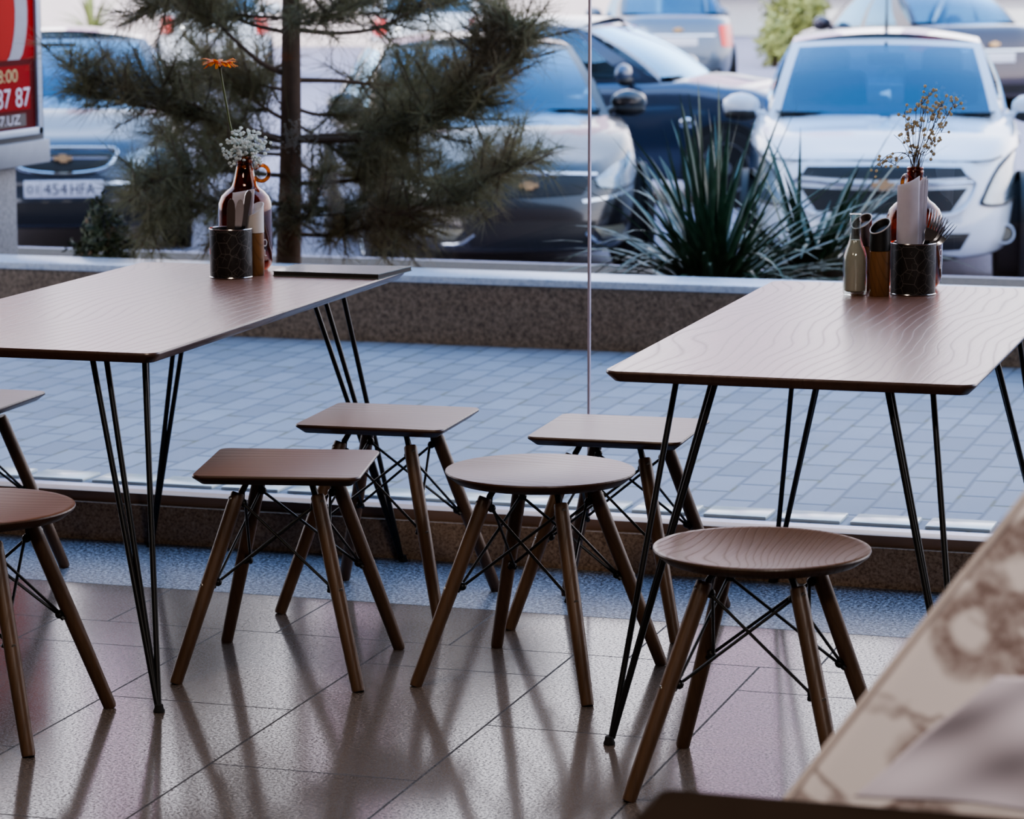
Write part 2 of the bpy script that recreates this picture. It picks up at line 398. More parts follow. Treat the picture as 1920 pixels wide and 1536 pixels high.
# ================================================================== FURNITURE
def rrect(w, l, r, n=6):   # rounded rectangle outline, counter-clockwise
    pts = []
    for cx, cy, a in ((w/2-r, l/2-r, 0), (-w/2+r, l/2-r, 90), (-w/2+r, -l/2+r, 180), (w/2-r, -l/2+r, 270)):
        for i in range(n+1):
            t = radians(a+90*i/n); pts.append((cx+r*cos(t), cy+r*sin(t)))
    return pts
def slabtop(w, l, r, ztop, thick, under):   # board with a small eased top edge and an undercut underside
    def ring(ins, z): return [Vector((x, y, z)) for x, y in rrect(w-2*ins, l-2*ins, max(.004, r-ins*.6))]
    e = .002
    return MB().layers([ring(under, ztop-thick), ring(.0005, ztop-thick*.32), ring(0, ztop-e*1.6), ring(e, ztop)])
TZ, TW, TL_ = .742, .714, 1.615
RODS = [(.20, .152), (.185, .161), (.104, .204)]
def make_table(label, pos, rz, seen):
    """seen: sight lines along which single rods of this table were measured, keyed by (corner x, corner y, rod)"""
    t = thing('dining_table', label, 'table', pos, rz)
    T4 = Matrix.Translation(pos) @ Matrix.Rotation(rz, 4, 'Z'); Ti = T4.inverted()
    slabtop(TW, TL_, .03, TZ, .022, .016).build('tabletop', M['table_wood'], t)
    for sx, sy in ((1, -1), (-1, -1), (1, 1), (-1, 1)):
        fx, fy = sx*(TW/2-.012), sy*(TL_/2-.016)
        lg = []
        zu = TZ-.022
        tops = []
        for i, (b, a) in enumerate(RODS):
            p = Vector((sx*(TW/2-b), sy*(TL_/2-a), zu))
            if (sx, sy, i) in seen:
                (x1, y1), (x2, y2) = seen[(sx, sy, i)]; n = ray(x1, y1).cross(ray(x2, y2)); w = T4 @ p
                k_ = n.dot(w-EYE)/(n.x**2+n.y**2); dv = Vector((n.x, n.y, 0))*-k_
                if dv.length > .09: dv *= .09/dv.length
                p = Ti @ (w+dv)
            tops.append(p)
            f = Vector((fx, fy, .012))
            off = Vector(((p-f).x, (p-f).y, 0)).normalized()*.006
            lg.append((f+off, p))
        o = MB(); o.tube([lg[0][0], lg[0][1]], .0062, 10); o = o.build('leg', M['black_metal'], t)
        for q in lg[1:]: MB().tube([q[0], q[1]], .0062, 10).build('leg_rod', M['black_metal'], o)
        c = sum(tops, Vector())/3
        pl = MB(); q = [(c.x+(p.x-c.x)*1.25, c.y+(p.y-c.y)*1.25) for p in tops]
        if (q[1][0]-q[0][0])*(q[2][1]-q[0][1])-(q[1][1]-q[0][1])*(q[2][0]-q[0][0]) < 0: q.reverse()
        pl.prism(q, zu-.003, zu+.001); pl.build('mounting_plate', M['black_metal'], o, smooth=False)
        MB().lathe([(0, 0), (.0115, 0), (.012, .003), (.0095, .009), (.0085, .016), (0, .016)], 16, (fx, fy, 0)).build('foot', M['rubber'], o)
    return t
table = make_table('long oak table with black rod legs carrying the fresh flowers and the closed menu', Vector((-2.8563, 6.3681, 0)), radians(.96), {
    (1, -1, 0): ((173.5, 674), (205, 860)), (1, -1, 1): ((199.6, 674), (225, 860)), (1, -1, 2): ((286.5, 1027), (292.7, 1172)),
    (-1, 1, 0): ((337, 665), (304, 860)), (-1, 1, 1): ((323, 665), (300, 860)), (-1, 1, 2): ((273, 675), (275, 1000)),
    (1, 1, 0): ((600.6, 600), (653, 750)), (1, 1, 1): ((622, 600), (669, 750)), (1, 1, 2): ((655, 600), (691.7, 750))})
t2 = make_table('oak table with black rod legs carrying the dried flowers, bottle and forks', Vector((-1.2163, 6.4047, 0)), radians(.81), {
    (-1, -1, 0): ((1340, 723), (1233, 1105)), (-1, -1, 1): ((1333, 723), (1228, 1105)), (-1, -1, 2): ((1266.7, 722), (1197, 1109)),
    (1, -1, 0): ((1665, 736), (1732, 1105)), (1, -1, 1): ((1671, 736), (1737, 1105)), (1, -1, 2): ((1750, 738), (1776, 1080)),
    (-1, 1, 0): ((1530, 730), (1470, 988)), (-1, 1, 1): ((1526, 730), (1467, 988)), (-1, 1, 2): ((1480.4, 728), (1450.4, 986)),
    (1, 1, 0): ((1862, 695), (1903, 921)), (1, 1, 1): ((1866, 695), (1907, 921)), (1, 1, 2): ((1907.5, 655), (1918, 830))})
for t in (table, t2): t['group'] = 'oak tables at the window'

FEET, LTOP = .1995, .083
SEATZ = .449
def leg_axis(z):   # centre offset of a stool leg at height z
    t = z/.41; return FEET+(LTOP-FEET)*t
def add_base(t, zu, frot):
    R = Matrix.Rotation(frot, 3, 'Z')
    corners = ((-1, -1), (1, -1), (1, 1), (-1, 1))
    def at(s, z, inset=0): a = leg_axis(z)-inset; return R @ Vector((s[0]*a, s[1]*a, z))
    for s in corners:
        f, tp = at(s, 0), at(s, .396); ax = (tp-f).normalized()
        g = MB(); g.tube([f+ax*.001, f+ax*.006, f+ax*.2, tp-ax*.03, tp-ax*.004, tp], [.0125, .0138, .0158, .0158, .0152, .0135], 14)
        lg = g.build('leg', M['leg_wood'], t)
        g = MB(); g.tube([f-ax*.0002, f+ax*.0015], [.0118, .0124], 14); g.build('foot_pad', M['rubber'], lg)
        out = R @ Vector((s[0], s[1], 0)).normalized()
        for z in (.385, .205):
            c = at(s, z)+out*.0135; MB().tube([c, c+out*.003], [.0058, .0048], 12).build('bolt', M['bolt_metal'], lg)
        # bent metal tongue that joins the leg to the seat
        g = MB(); a = at(s, .372, .012); b = at(s, .397, .006); c = R @ Vector((s[0]*.066, s[1]*.066, zu+.001))
        g.tube([a, b, b*.45+c*.55, c], [.007, .0075, .0068, .0065], 8)
        g.build('leg_bracket', M['black_metal'], lg)
        for z in (.372, .208): MB().ball(at(s, z, .016), .0095, 2).build('rod_clamp', M['black_metal'], lg)
    for i in range(4):
        a, b = corners[i], corners[(i+1) % 4]; n = R @ Vector(((a[0]+b[0])/2, (a[1]+b[1])/2, 0))
        for (p, q, o) in ((a, b, .004), (b, a, -.004)):
            g = MB(); u, v = at(p, .372, .016)+n*o, at(q, .208, .016)+n*o; d = (v-u).normalized()
            g.tube([u-d*.004, v+d*.0075, v+d*.008, v+d*.014, v+d*.0145], [.0032, .0032, .0055, .0055, .003], 8); g.build('cross_rod', M['black_metal'], t)
    g = MB()
    for s in ((-1, -1), (1, -1)):
        a, b = R @ Vector((s[0]*.075, s[1]*.075, zu-.004)), R @ Vector((-s[0]*.075, -s[1]*.075, zu-.004)); g.tube([a, b], .006, 8)
    g.lathe([(0, zu-.011), (.03, zu-.011), (.03, zu+.001), (0, zu+.001)], 20); g.build('seat_bracket', M['black_metal'], t)
def square_stool(label, loc, rot, frot):
    t = thing('square_stool', label, 'stool', loc, rot, 'square stools')
    slabtop(.357, .357, .022, SEATZ, .021, .019).build('seat', M['seat_wood'], t)
    add_base(t, SEATZ-.021, frot-rot); return t
def round_stool(label, loc, rot, dish=0., wood_='seat_wood'):
    t = thing('round_stool', label, 'stool', loc, rot, 'round stools')
    g = MB(); n = 96; prof = [(0, SEATZ-.022-dish*.8), (.12, SEATZ-.022-dish*.7), (.183, SEATZ-.022), (.2, SEATZ-.009), (.2025, SEATZ-.004), (.2015, SEATZ-.001), (.199, SEATZ)]
    if dish: prof += [(r, SEATZ-dish*(1-(r/.199)**2)) for r in (.19, .17, .14, .1, .05)]
    prof.append((0, SEATZ-dish)); g.lathe(prof, n); g.build('seat', M[wood_], t)
    add_base(t, SEATZ-.022-dish*.6, 0); return t
def relabel(o, label): o['label'] = label; return o
R_ = radians
sA = square_stool('brown square stool in front, between the left table and the round stool', (-2.387, 6.0325, 0), R_(12.37), R_(6.88))
sB = square_stool('square stool behind, at the right side of the left table near the glass', (-2.3954, 6.704, 0), R_(3.17), R_(-1.8))
sE = square_stool('square stool behind the pale round one, left of the right table near the glass', (-1.8273, 6.6937, 0), R_(2.48), R_(-2.86))
sF = square_stool('square stool cut off at the left frame edge, near the glass', (-3.513, 6.65, 0), R_(2.6), R_(.5))
sC = round_stool('pale round stool in the middle, between the two tables', (-1.8427, 6.1099, 0), R_(-7.97))
sD = round_stool('round stool with dished brown seat in front of the right table', (-1.2095, 5.4317, 0), R_(-.23), .012, 'dished_wood')
_m = (onz(52, 1421, 0)+onz(205, 1328, 0))/2
sG = round_stool('round stool cut off at the left frame edge, beside the left table', (_m.x-.1995, _m.y, 0), R_(1.57), .004)

# ------------------------------------------------------------------ dark table and armchair in the near corner
c0 = onz(1232, 1474, TZ)
nt = thing('side_table', 'dark blurred table corner in the foreground at the bottom edge', 'table', (c0.x+.45, c0.y-.35, 0), 0)
g = MB()
def ring(ins, z): return [Vector((x, y, z)) for x, y in rrect(.9-2*ins, .7-2*ins, .012)]
g.layers([ring(.014, TZ-.026), ring(0, TZ-.012), ring(.001, TZ-.008), ring(.009, TZ)]); g.build('tabletop', M['dark_wood'], nt)
MB().add([(-.4505, -.34, TZ-.010), (-.4505, .339, TZ-.010), (-.4385, .339, TZ+.0006), (-.4385, -.34, TZ+.0006)], [(3, 2, 1, 0)]).build('edge_glint', simple('pale painted edge glint', '#a39a94', .35), nt, smooth=False)  # pale strip painted as window light caught on the left bevel
for sx in (-1, 1):
    for sy in (-1, 1):
        MB().tube([(sx*.41, sy*.31, 0), (sx*.38, sy*.28, TZ-.026)], [.014, .02], 12).build('leg', M['dark_wood'], nt)
def fabric_material():
    k = NT('white printed fabric'); v = k.coord()
    v = k.mapping(v, (1, 1, 1), rot=(pi/2, 0, 0)); s_ = k.n('ShaderNodeSeparateXYZ'); k.l(v, s_.inputs[0]); c_ = k.n('ShaderNodeCombineXYZ'); k.l(s_.outputs[0], c_.inputs[0]); k.l(s_.outputs[1], c_.inputs[1]); v = c_.outputs[0]
    nz = k.n('ShaderNodeTexNoise'); k.l(v, nz.inputs['Vector']); nz.inputs['Scale'].default_value = 9; nz.inputs['Detail'].default_value = 3
    sc = k.n('ShaderNodeVectorMath', operation='SCALE'); k.l(nz.outputs['Color'], sc.inputs[0]); sc.inputs['Scale'].default_value = .07
    ad = k.n('ShaderNodeVectorMath', operation='ADD'); k.l(v, ad.inputs[0]); k.l(sc.outputs[0], ad.inputs[1])
    vo = k.n('ShaderNodeTexVoronoi', feature='F1', voronoi_dimensions='2D'); k.l(ad.outputs[0], vo.inputs['Vector']); vo.inputs['Scale'].default_value = 7.5; vo.inputs['Randomness'].default_value = .85
    ringf = k.ramp(vo.outputs['Distance'], [(.13, 0.), (.21, 1.), (.33, .8), (.42, 0.)])
    big = k.noise(v, 5, 3, .5, 1.2)
    vein = k.ramp(k.math('ABSOLUTE', k.math('SUBTRACT', big, .5)), [(0, 1.), (.018, .8), (.04, 0.)])
    patch = k.ramp(k.noise(v, 70, 3, .7), [(.3, .55), (.6, 1.)])
    f = k.math('MULTIPLY', k.math('MINIMUM', k.math('ADD', ringf, k.math('MULTIPLY', vein, .8)), 1.), patch)
    k.P(Base_Color=k.mix(f, lin('#ddd3cf'), lin('#7d6a64')), Roughness=.85); return k.m
M['fabric'] = fabric_material()
M['fabric_edge'] = simple('brown grey piping', '#c4b6af', .85)
M['lilac_cloth'] = simple('lilac grey cloth', '#c2b8c0', .8, vary=.05, scale=6)
Yw = c0.y+.12
pw = [ony(px, py, Yw) for px, py in ((1455, 1512), (1990, 832))]
ac = thing('armchair', 'armchair in white fabric with brown-grey print behind the dark table', 'armchair', (pw[0].x+.4, Yw+.35, 0), 0)
def loc(v): return Vector(v)-Vector(ac.location)
a, b = loc(pw[0]), loc(pw[1])
dirv = (b-a).normalized(); base = a-dirv*((a.z-.42)/dirv.z)
top = a+dirv*((1.12-a.z)/dirv.z)
def wing(y0, y1):
    poly = [(base.x, base.z), (top.x, top.z), (top.x+.16, top.z+.02), (top.x+.3, .95), (top.x+.34, .16), (base.x-.02, .16)]
    Mx = Matrix(((1, 0, 0, 0), (0, 0, -1, 0), (0, 1, 0, 0), (0, 0, 0, 1)))
    bm = bmesh.new(); g = MB().prism(poly, -y1, -y0, Mx)
    for q in g.v: bm.verts.new(q)
    bm.verts.ensure_lookup_table()
    for f in g.f: bm.faces.new([bm.verts[i] for i in f])
    bmesh.ops.recalc_face_normals(bm, faces=bm.faces); bmesh.ops.bevel(bm, geom=list(bm.edges), offset=.022, segments=4, affect='EDGES', profile=.6)
    bm.verts.index_update(); r = MB().add([q.co.copy() for q in bm.verts], [[q.index for q in f.verts] for f in bm.faces]); bm.free(); return r
for y0 in (a.y, a.y+.6): wing(y0, y0+.1).build('side_wing', M['fabric'], ac)
g = MB().tube([base+Vector((.006, .004, 0)), a+Vector((.006, .004, 0)), top+Vector((.006, .004, 0))], .0035, 8); g.build('piping', M['fabric_edge'], ac)
MB().box((base.x+.35, a.y+.35, .36), (.62, .5, .16), bevel=.04).build('seat', M['fabric'], ac)
MB().box((top.x+.22, a.y+.35, .72), (.14, .5, .68), rot=Matrix.Rotation(radians(8), 3, 'Y'), bevel=.05).build('backrest', M['fabric'], ac)
for x in (base.x+.06, top.x+.26):
    for y in (a.y+.05, a.y+.65): MB().tube([(x, y, 0), (x, y, .17)], [.016, .024], 12).build('leg', M['leg_wood'], ac)
# folded lilac cloth lying against the armchair side, above the dark table edge
Yc = c0.y-.02
q = [ony(px, py, Yc) for px, py in ((1598, 1496), (1868, 1270), (2240, 1300), (2200, 1560))]
q0 = q[0].copy()
cl = MB()
def clf(u, v):
    p = (q[0]*(1-u)+q[3]*u)*(1-v)+(q[1]*(1-u)+q[2]*u)*v
    fold = .004*sin(7*(u*.9+v*1.1)+1.2)+.002*sin(13*(u-.5*v))
    return p+Vector((0, -fold+.006, .004*sin(5*u)*(1-v)))-q0
cl.grid(clf, 48, 36)
o = cl.build('folded_cloth', M['lilac_cloth']); o.location = q0
sol = o.modifiers.new('thickness', 'SOLIDIFY'); sol.thickness = .006
tag(o, 'crumpled lilac-grey cloth in the bottom right corner standing on the dark table edge', 'cloth')
# ================================================================== THINGS ON THE TABLES
def tin_material():
    k = NT('black tin with fine outlines'); v = k.coord()
    s = k.n('ShaderNodeSeparateXYZ'); k.l(v, s.inputs[0])
    ang = k.math('MULTIPLY', k.math('ARCTAN2', s.outputs[1], s.outputs[0]), .052)
    cv = k.n('ShaderNodeCombineXYZ'); k.l(ang, cv.inputs[0]); k.l(s.outputs[2], cv.inputs[1])
    vo = k.n('ShaderNodeTexVoronoi', feature='DISTANCE_TO_EDGE', voronoi_dimensions='2D'); k.l(cv.outputs[0], vo.inputs['Vector']); vo.inputs['Scale'].default_value = 36
    vo2 = k.n('ShaderNodeTexVoronoi', feature='DISTANCE_TO_EDGE', voronoi_dimensions='2D'); k.l(k.mapping(cv.outputs[0], loc=(.3, .17, 0)), vo2.inputs['Vector']); vo2.inputs['Scale'].default_value = 62
    l1 = k.ramp(vo.outputs[0], [(0, 1.), (.012, .8), (.028, 0.)]); l2 = k.ramp(vo2.outputs[0], [(0, .7), (.02, .6), (.045, 0.)])
    msk = k.ramp(k.noise(k.mapping(cv.outputs[0]), 30, 1), [(.52, 0.), (.56, 1.)])
    ln = k.math('MAXIMUM', l1, k.math('MULTIPLY', l2, msk))
    k.P(Base_Color=k.mix(k.math('MULTIPLY', ln, .65), lin('#1a1918'), lin('#7d7874')), Roughness=.42); return k.m
M['tin'] = tin_material()
M['orange'] = simple('orange print', '#c2562a', .5)
def utensil_tin(label, p):
    t = thing('utensil_tin', label, 'tin', p, YAW, 'patterned utensil tins')
    r, h = .052, .121
    MB().lathe([(0, 0), (r-.001, 0), (r, .002), (r, h-.002), (r-.002, h-.002), (r-.002, .003), (0, .003)], 56).build('body', M['tin'], t)
    for z in (.0025, h-.001):
        pts = [(r*1.004*cos(2*pi*i/56), r*1.004*sin(2*pi*i/56), z) for i in range(56)]
        MB().tube(pts, .0016, 6, closed=True).build('rim', M['steel'], t)
    return t
tinL_p = onz(430.5, 524, TZ); tinR_p = onz(1716.5, 556, TZ)
tinL_p = tinL_p+HF*.05; tinR_p = tinR_p+HF*.05
tinL = utensil_tin('black patterned tin of cutlery on the left table', tinL_p)
tg = MB().grid(lambda u, v: (.0524*cos(radians(-158-9*u)), .0524*sin(radians(-158-9*u)), .058+.014*v), 4, 1); tg.build('orange_tag', M['orange'], tinL)
tinR = utensil_tin('black patterned tin of napkins and forks on the right table', tinR_p)

def growler(label, p):
    t = thing('growler_bottle', label, 'bottle', p, YAW, 'amber glass jugs')
    out = [(0, .004), (.045, .001), (.056, .003), (.064, .014), (.0665, .03), (.0675, .06), (.0675, .15), (.066, .168), (.059, .186), (.047, .199), (.036, .207), (.032, .212), (.0285, .222), (.0245, .238), (.021, .256), (.0185, .268), (.0195, .270), (.0200, .276), (.0185, .2785), (.0195, .281), (.0195, .284), (.0175, .286)]
    inn = [(max(r-.003, 0), z+(.004 if z < .02 else 0)) for r, z in out[:-1]]; inn[0] = (0, .008)
    inn = inn[::-1]
    MB().lathe(out+[(.0155, .286)]+inn, 48).build('bottle', M['amber'], t)
    pts = [(.0235+.0185+.0185*cos(a), 0, .243+.0195*sin(a)) for a in [radians(x) for x in range(-155, 156, 14)]]
    MB().tube(pts, [.0052]*len(pts), 10).build('handle', M['amber'], t)
    return t
def on_bottle(t, txt, size, ang, z, cond=1.):
    vs, fs = text_mesh(txt, size, 0, cond); R = .0678
    g = MB().add([(R*cos(radians(ang)+q.x/R), R*sin(radians(ang)+q.x/R), z+q.y) for q in vs], fs)
    g.build('lettering', M['white_plastic'], t, smooth=False)
gL_p = onz(461.5, 506.5, TZ); gR_p = onz(1712, 539, TZ)
gL = growler('amber glass jug holding the orange daisy and white sprays', gL_p)
on_bottle(gL, 'O', .026, -40, .072, .8); on_bottle(gL, '/L', .024, -41, .047, .8)
gR = growler('amber glass jug holding dried sprays, behind the napkins', gR_p); gR.rotation_euler.z = YAW+radians(112)
on_bottle(gR, 'O', .026, -140, .085, .8); on_bottle(gR, '/L', .024, -140, .055, .8)

# orange daisy
da = thing('gerbera', 'orange daisy on a long bent stem in the left amber jug', 'flower', gL_p, YAW)
st = bez([(.004, .004, .04), (.0, .002, .2), (-.006, 0, .282), (-.03, -.004, .345), (-.042, -.006, .41), (-.052, -.006, .47), (-.058, -.006, .508)], 6)
MB().tube(st, [.0028]*(len(st)-3)+[.003, .0036, .0042], 8).build('stem', M['flower_green'], da)
g = MB(); g.lathe([(0, -.009), (.006, -.009), (.011, -.003), (.0125, .003), (.0, .007)], 18, (-.059, -.006, .514)); g.build('flower_disc', simple('dark green calyx', '#3a2f16', .7), da)
g = MB(); r2 = random.Random(3)
for lay in range(2):
    for i in range(19):
        a = 2*pi*(i+.5*lay)/17+r2.uniform(-.07, .07); L = r2.uniform(.040, .050); w = r2.uniform(.0048, .0062); dz = r2.uniform(-.009, .011)-lay*.004
        ex, ey = Vector((cos(a), sin(a), 0)), Vector((-sin(a), cos(a), 0)); c = Vector((-.059, -.006, .5165))
        rows = [(.006, .5, 0), (.016, .9, .003), (.028, 1., .0035+dz*.4), (.039, .75, .001+dz), (L, .12, -.002+dz)]
        vs = []
        for rr, ww, zz in rows:
            for sgn in (-1, 0, 1): vs.append(c+ex*rr+ey*(w*ww*sgn)+Vector((0, 0, zz+(.0008 if sgn == 0 else 0))))
        g.add(vs, [(k*3+j, k*3+j+1, k*3+j+4, k*3+j+3) for k in range(4) for j in range(2)])
g.build('petals', M['petal'], da)

# fresh white spray
fs_ = thing('gypsophila_bunch', 'fresh white tiny-blossomed spray in the left amber jug', 'flowers', gL_p, YAW)
g = MB(); b = MB(); r2 = random.Random(11)
pts = []
while len(pts) < 215:
    p = Vector((r2.gauss(0, .55), r2.gauss(0, .55), r2.gauss(0, .5)))
    if p.length > 1.15: continue
    pts.append(Vector((.002+p.x*.05, p.y*.045, .305+p.z*.05)))
pts += [Vector((.066, 0, .318)), Vector((.058, 0, .30)), Vector((.05, .01, .29)), Vector((-.058, 0, .313)), Vector((-.05, -.02, .298)), Vector((-.03, -.03, .262)), Vector((-.024, -.032, .268)), Vector((.03, -.02, .27))]
for p in pts:
    r = r2.uniform(.0036, .0050)
    b.ball(p, r, 1)
    for i in range(5):
        a = r2.uniform(0, 6.28); q = Vector((cos(a), sin(a), r2.uniform(-.8, .8))).normalized(); b.ball(p+q*r*.75, r*.55, 0)
for p in pts[::4]:
    m_ = Vector((p.x*.35, p.y*.35, .29)); g.tube(bez([(p.x*.06, p.y*.06, .22), tuple(m_), tuple(p)], 3), .0006, 4, cap=False)
g.build('stems', M['flower_green'], fs_); b.build('blossom_spray', M['bloom_white'], fs_)

# dried spray
ds = thing('gypsophila_bunch', 'dried beige tiny-blossomed spray in the right amber jug', 'flowers', gR_p, YAW)
g = MB(); b = MB(); r2 = random.Random(5); pxm = 800.
ends = [(1690,215),(1700,228),(1712,205),(1722,192),(1737,178),(1745,212),(1760,195),(1785,200),(1772,215),(1760,245),(1742,262),(1715,285),(1700,258),(1688,262),(1705,292),(1722,238),(1735,228),(1725,260),(1752,272),(1710,245),(1745,238),(1728,212),(1650,312),(1665,300),(1634,318),(1676,307),(1742,285),(1696,240),(1752,228)]
for ex, ey in ends:
    y0 = r2.uniform(-.03, .03); e = Vector(((ex-1712)/pxm, y0, (548-ey)/pxm))
    low = e.z < .31
    path = [(r2.uniform(-.008, .008), r2.uniform(-.008, .008), .2), ((-.012 if low else e.x*.22), y0*.2, .305), (e.x*.6, y0*.6, (.318 if low else .3+(e.z-.3)*.5)), tuple(e)]
    g.tube(bez(path, 4), .00075, 5, cap=False)
    for i in range(r2.randint(4, 7)):
        p = e+Vector((r2.gauss(0, .012), r2.gauss(0, .011), r2.gauss(0, .011))); b.ball(p, r2.uniform(.0036, .0049), 1)
        g.tube([e-Vector((0, 0, .012)), p], .0005, 4, cap=False)
g.tube(bez([(-.006, 0, .29), (-.03, 0, .34), (-.052, 0, .362)], 4), .0007, 5)
g.build('stems', M['dry_stem'], ds); b.build('blossom_spray', M['bloom_dry'], ds)

# mills with slanted tops
def mill(label, p, upper, rimm):
    t = thing('spice_mill', label, 'mill', p, YAW, 'wooden mills with slanted tops')
    r = .0235
    MB().lathe([(0, 0), (r-.001, 0), (r, .0012), (r, .1035), (r-.0015, .105), (0, .105)], 40).build('body', M['mill_wood'], t)
    n = 40; R2 = r+.0004
    def ringz(rr, base, sl): return [Vector((rr*cos(2*pi*i/n), rr*sin(2*pi*i/n), base+sl*cos(2*pi*i/n-.75)*rr/R2)) for i in range(n)]
    MB().layers([ringz(R2, .106, 0), ringz(R2, .162, .0165), ringz(R2-.0018, .162, .0165), ringz(R2-.0022, .150, .0165)]).build('head', upper, t)
    MB().tube(ringz(R2-.0008, .1625, .0165), .0016, 8, closed=True).build('rim', rimm, t)
    return t
mill('black-topped mill between the sauce bottle and the patterned tin', onz(1650.5, 557, TZ)+HF*.0235, M['black_plastic'], M['white_plastic'])
mill('white-rimmed mill half hidden behind the sauce bottle', onz(1616, 546, TZ)+HF*.0235, M['dark_steel'], M['white_plastic'])
mill('white-topped mill beside the patterned tin on the left table', onz(476.5, 518, TZ)+HF*.0235, M['white_plastic'], M['white_plastic'])

# sauce bottle
sb = thing('sauce_bottle', 'small clear glass bottle of grey-beige sauce on the right table', 'bottle', onz(1604.5, 556, TZ)+HF*.0275, YAW)
out = [(0, .003), (.02, 0), (.0255, .002), (.0275, .008), (.0275, .082), (.0265, .093), (.0225, .107), (.0165, .121), (.0132, .135), (.0125, .15), (.0122, .168), (.0138, .170), (.0138, .174), (.0124, .176), (.0124, .183), (.0134, .184), (.0134, .189)]
inn = [(.0105, .189), (.0100, .17), (.0108, .14), (.0142, .121), (.0205, .105), (.0245, .092), (.0255, .08), (.0255, .012), (.02, .008), (0, .008)]
MB().lathe(out+inn, 40).build('glass', M['clear_glass'], sb)
MB().lathe([(0, .009), (.0195, .009), (.0249, .0125), (.0249, .081), (.024, .091), (.02, .1045), (.0138, .12), (.0118, .129), (0, .129)], 36).build('sauce', M['sauce'], sb)

# closed menu
mz = TZ+.0125
mq = [onz(511, 508, mz), onz(710, 514.5, mz), onz(773, 499, mz), onz(553, 495.5, mz)]
mo = (mq[0]+mq[2])/2
mn = thing('menu', 'closed dark menu lying at the far right corner of the left table', 'menu', (mo.x, mo.y, TZ), 0)
ql = [(p.x-mo.x, p.y-mo.y) for p in mq]
def shr(k_): return [(x*k_, y*k_) for x, y in ql]
g = MB(); g.prism(ql, .0105, .0125); g.prism(ql, .0004, .0022); g.build('cover', simple('dark green-black menu cover', '#5d6a6a', .22, coat=.4), mn, smooth=False)
MB().prism(shr(.985), .0022, .0105).build('pages', simple('dark page edges', '#2c2624', .7), mn, smooth=False)

# cutlery and napkins
def cutlery(kind, label, base, p, head, roll, mat_, group):
    """p: foot of the piece, head: direction to the tip, both in the tin's frame"""
    t = thing(kind, label, kind, base, YAW, group)
    z = Vector(head).normalized(); x = Matrix.Rotation(roll, 3, z) @ Vector((1, 0, 0)); x = (x-z*x.dot(z)).normalized(); y = z.cross(x)
    Rm = Matrix((x, y, z)).transposed(); P0 = Vector(p)
    def T(v): return P0+Rm @ Vector(v)
    def flat(outline, th, curve=lambda s: 0):
        """outline: list of (height, halfwidth)"""
        g = MB(); vs = []
        for h, w in outline:
            c = curve(h)
            for xx, yy in ((-w, c-th/2), (w, c-th/2), (w, c+th/2), (-w, c+th/2)): vs.append(T((xx, yy, h)))
        n = len(outline); f = [(i*4+j, i*4+(j+1) % 4, i*4+4+(j+1) % 4, i*4+4+j) for i in range(n-1) for j in range(4)]+[(3, 2, 1, 0), tuple((n-1)*4+j for j in range(4))]
        return g.add(vs, f)
    if kind == 'fork':
        flat([(0, .006), (.01, .008), (.07, .005), (.12, .0032), (.135, .004)], .0022).build('handle', mat_, t)
        cv = lambda h: .35*(h-.135)**2*20-.02*(h-.135)
        hd = flat([(.134, .004), (.142, .0085), (.15, .0118), (.162, .0125)], .0018, cv)
        for i in range(4):
            xx = -.0108+.0072*i; g2 = []
            pts = [T((xx, cv(h), h)) for h in (.160, .170, .182, .195, .203)]
            hd.tube(pts, [.0019, .0018, .0016, .0013, .0006], 6)
        hd.build('head', mat_, t)
    elif kind == 'knife':
        flat([(0, .007), (.04, .008), (.09, .006)], .004).build('handle', mat_, t)
        flat([(.089, .006), (.1, .009), (.14, .0105), (.165, .0102), (.178, .0085), (.186, .005), (.189, .001)], .0016).build('blade', mat_, t)
    else:
        flat([(0, .003), (.06, .004), (.13, .007), (.16, .0085), (.178, .009), (.187, .0075), (.193, .003)], .0026).build('handle', mat_, t)
        g = MB().ball((0, 0, 0), 1, 2, (.016, .004, .024)); g.v = [T(v+Vector((0, 0, -.018))) for v in g.v]; g.build('bowl', mat_, t)
    return t
for i, (bx, by, hx, hy, rl, which) in enumerate(((-.026, -.014, .078, -.006, .25, 'leftmost'), (-.028, -.004, .094, .0, .1, 'second from the left'), (-.03, .006, .108, .002, -.1, 'middle one'), (-.031, .016, .124, .004, .3, 'second from the right'), (-.028, .026, .140, .004, -.2, 'rightmost'))):
    cutlery('fork', 'steel fork in the tin on the right table, %s of five' % which, tinR_p, (bx, by, .005), (hx, hy, .182), rl, M['steel'], 'forks in the right tin')
cutlery('knife', 'dull dark table knife with rounded blade up in the left tin', tinL_p, (-.002, -.018, .005), (.006, .0, .19), .1, M['dark_steel'], 'cutlery in the left tin')
cutlery('knife', 'shiny knife in the left tin, just right of the dull dark knife', tinL_p, (.0, -.006, .004), (.026, .004, .187), .15, M['steel'], 'cutlery in the left tin')
cutlery('spoon', 'steel spoon handle up at the right side of the left tin', tinL_p, (.012, .0, .022), (.03, .008, .17), .5, M['steel'], 'cutlery in the left tin')
def napkin(label, base, x0, x1, y, z0, zl, zr, bow, group, lean=0.):
    t = thing('paper_napkin', label, 'napkin', base, YAW, group); g = MB()
    def fn(u, v):
        zt = zl+(zr-zl)*(u**1.4); z = z0+(zt-z0)*v
        return (x0+(x1-x0)*u+lean*(z-z0), y-bow*sin(pi*min(1, u*.9+.1))*(.35+.65*v), z)
    for k_ in range(2):
        o = MB().grid(lambda u, v: Vector(fn(u, v))+Vector((0, .0032*k_, -.003*k_)), 14, 10)
        ob = o.build('folded_sheet', M['white_paper'], t); s_ = ob.modifiers.new('thickness', 'SOLIDIFY'); s_.thickness = .0016
    return t
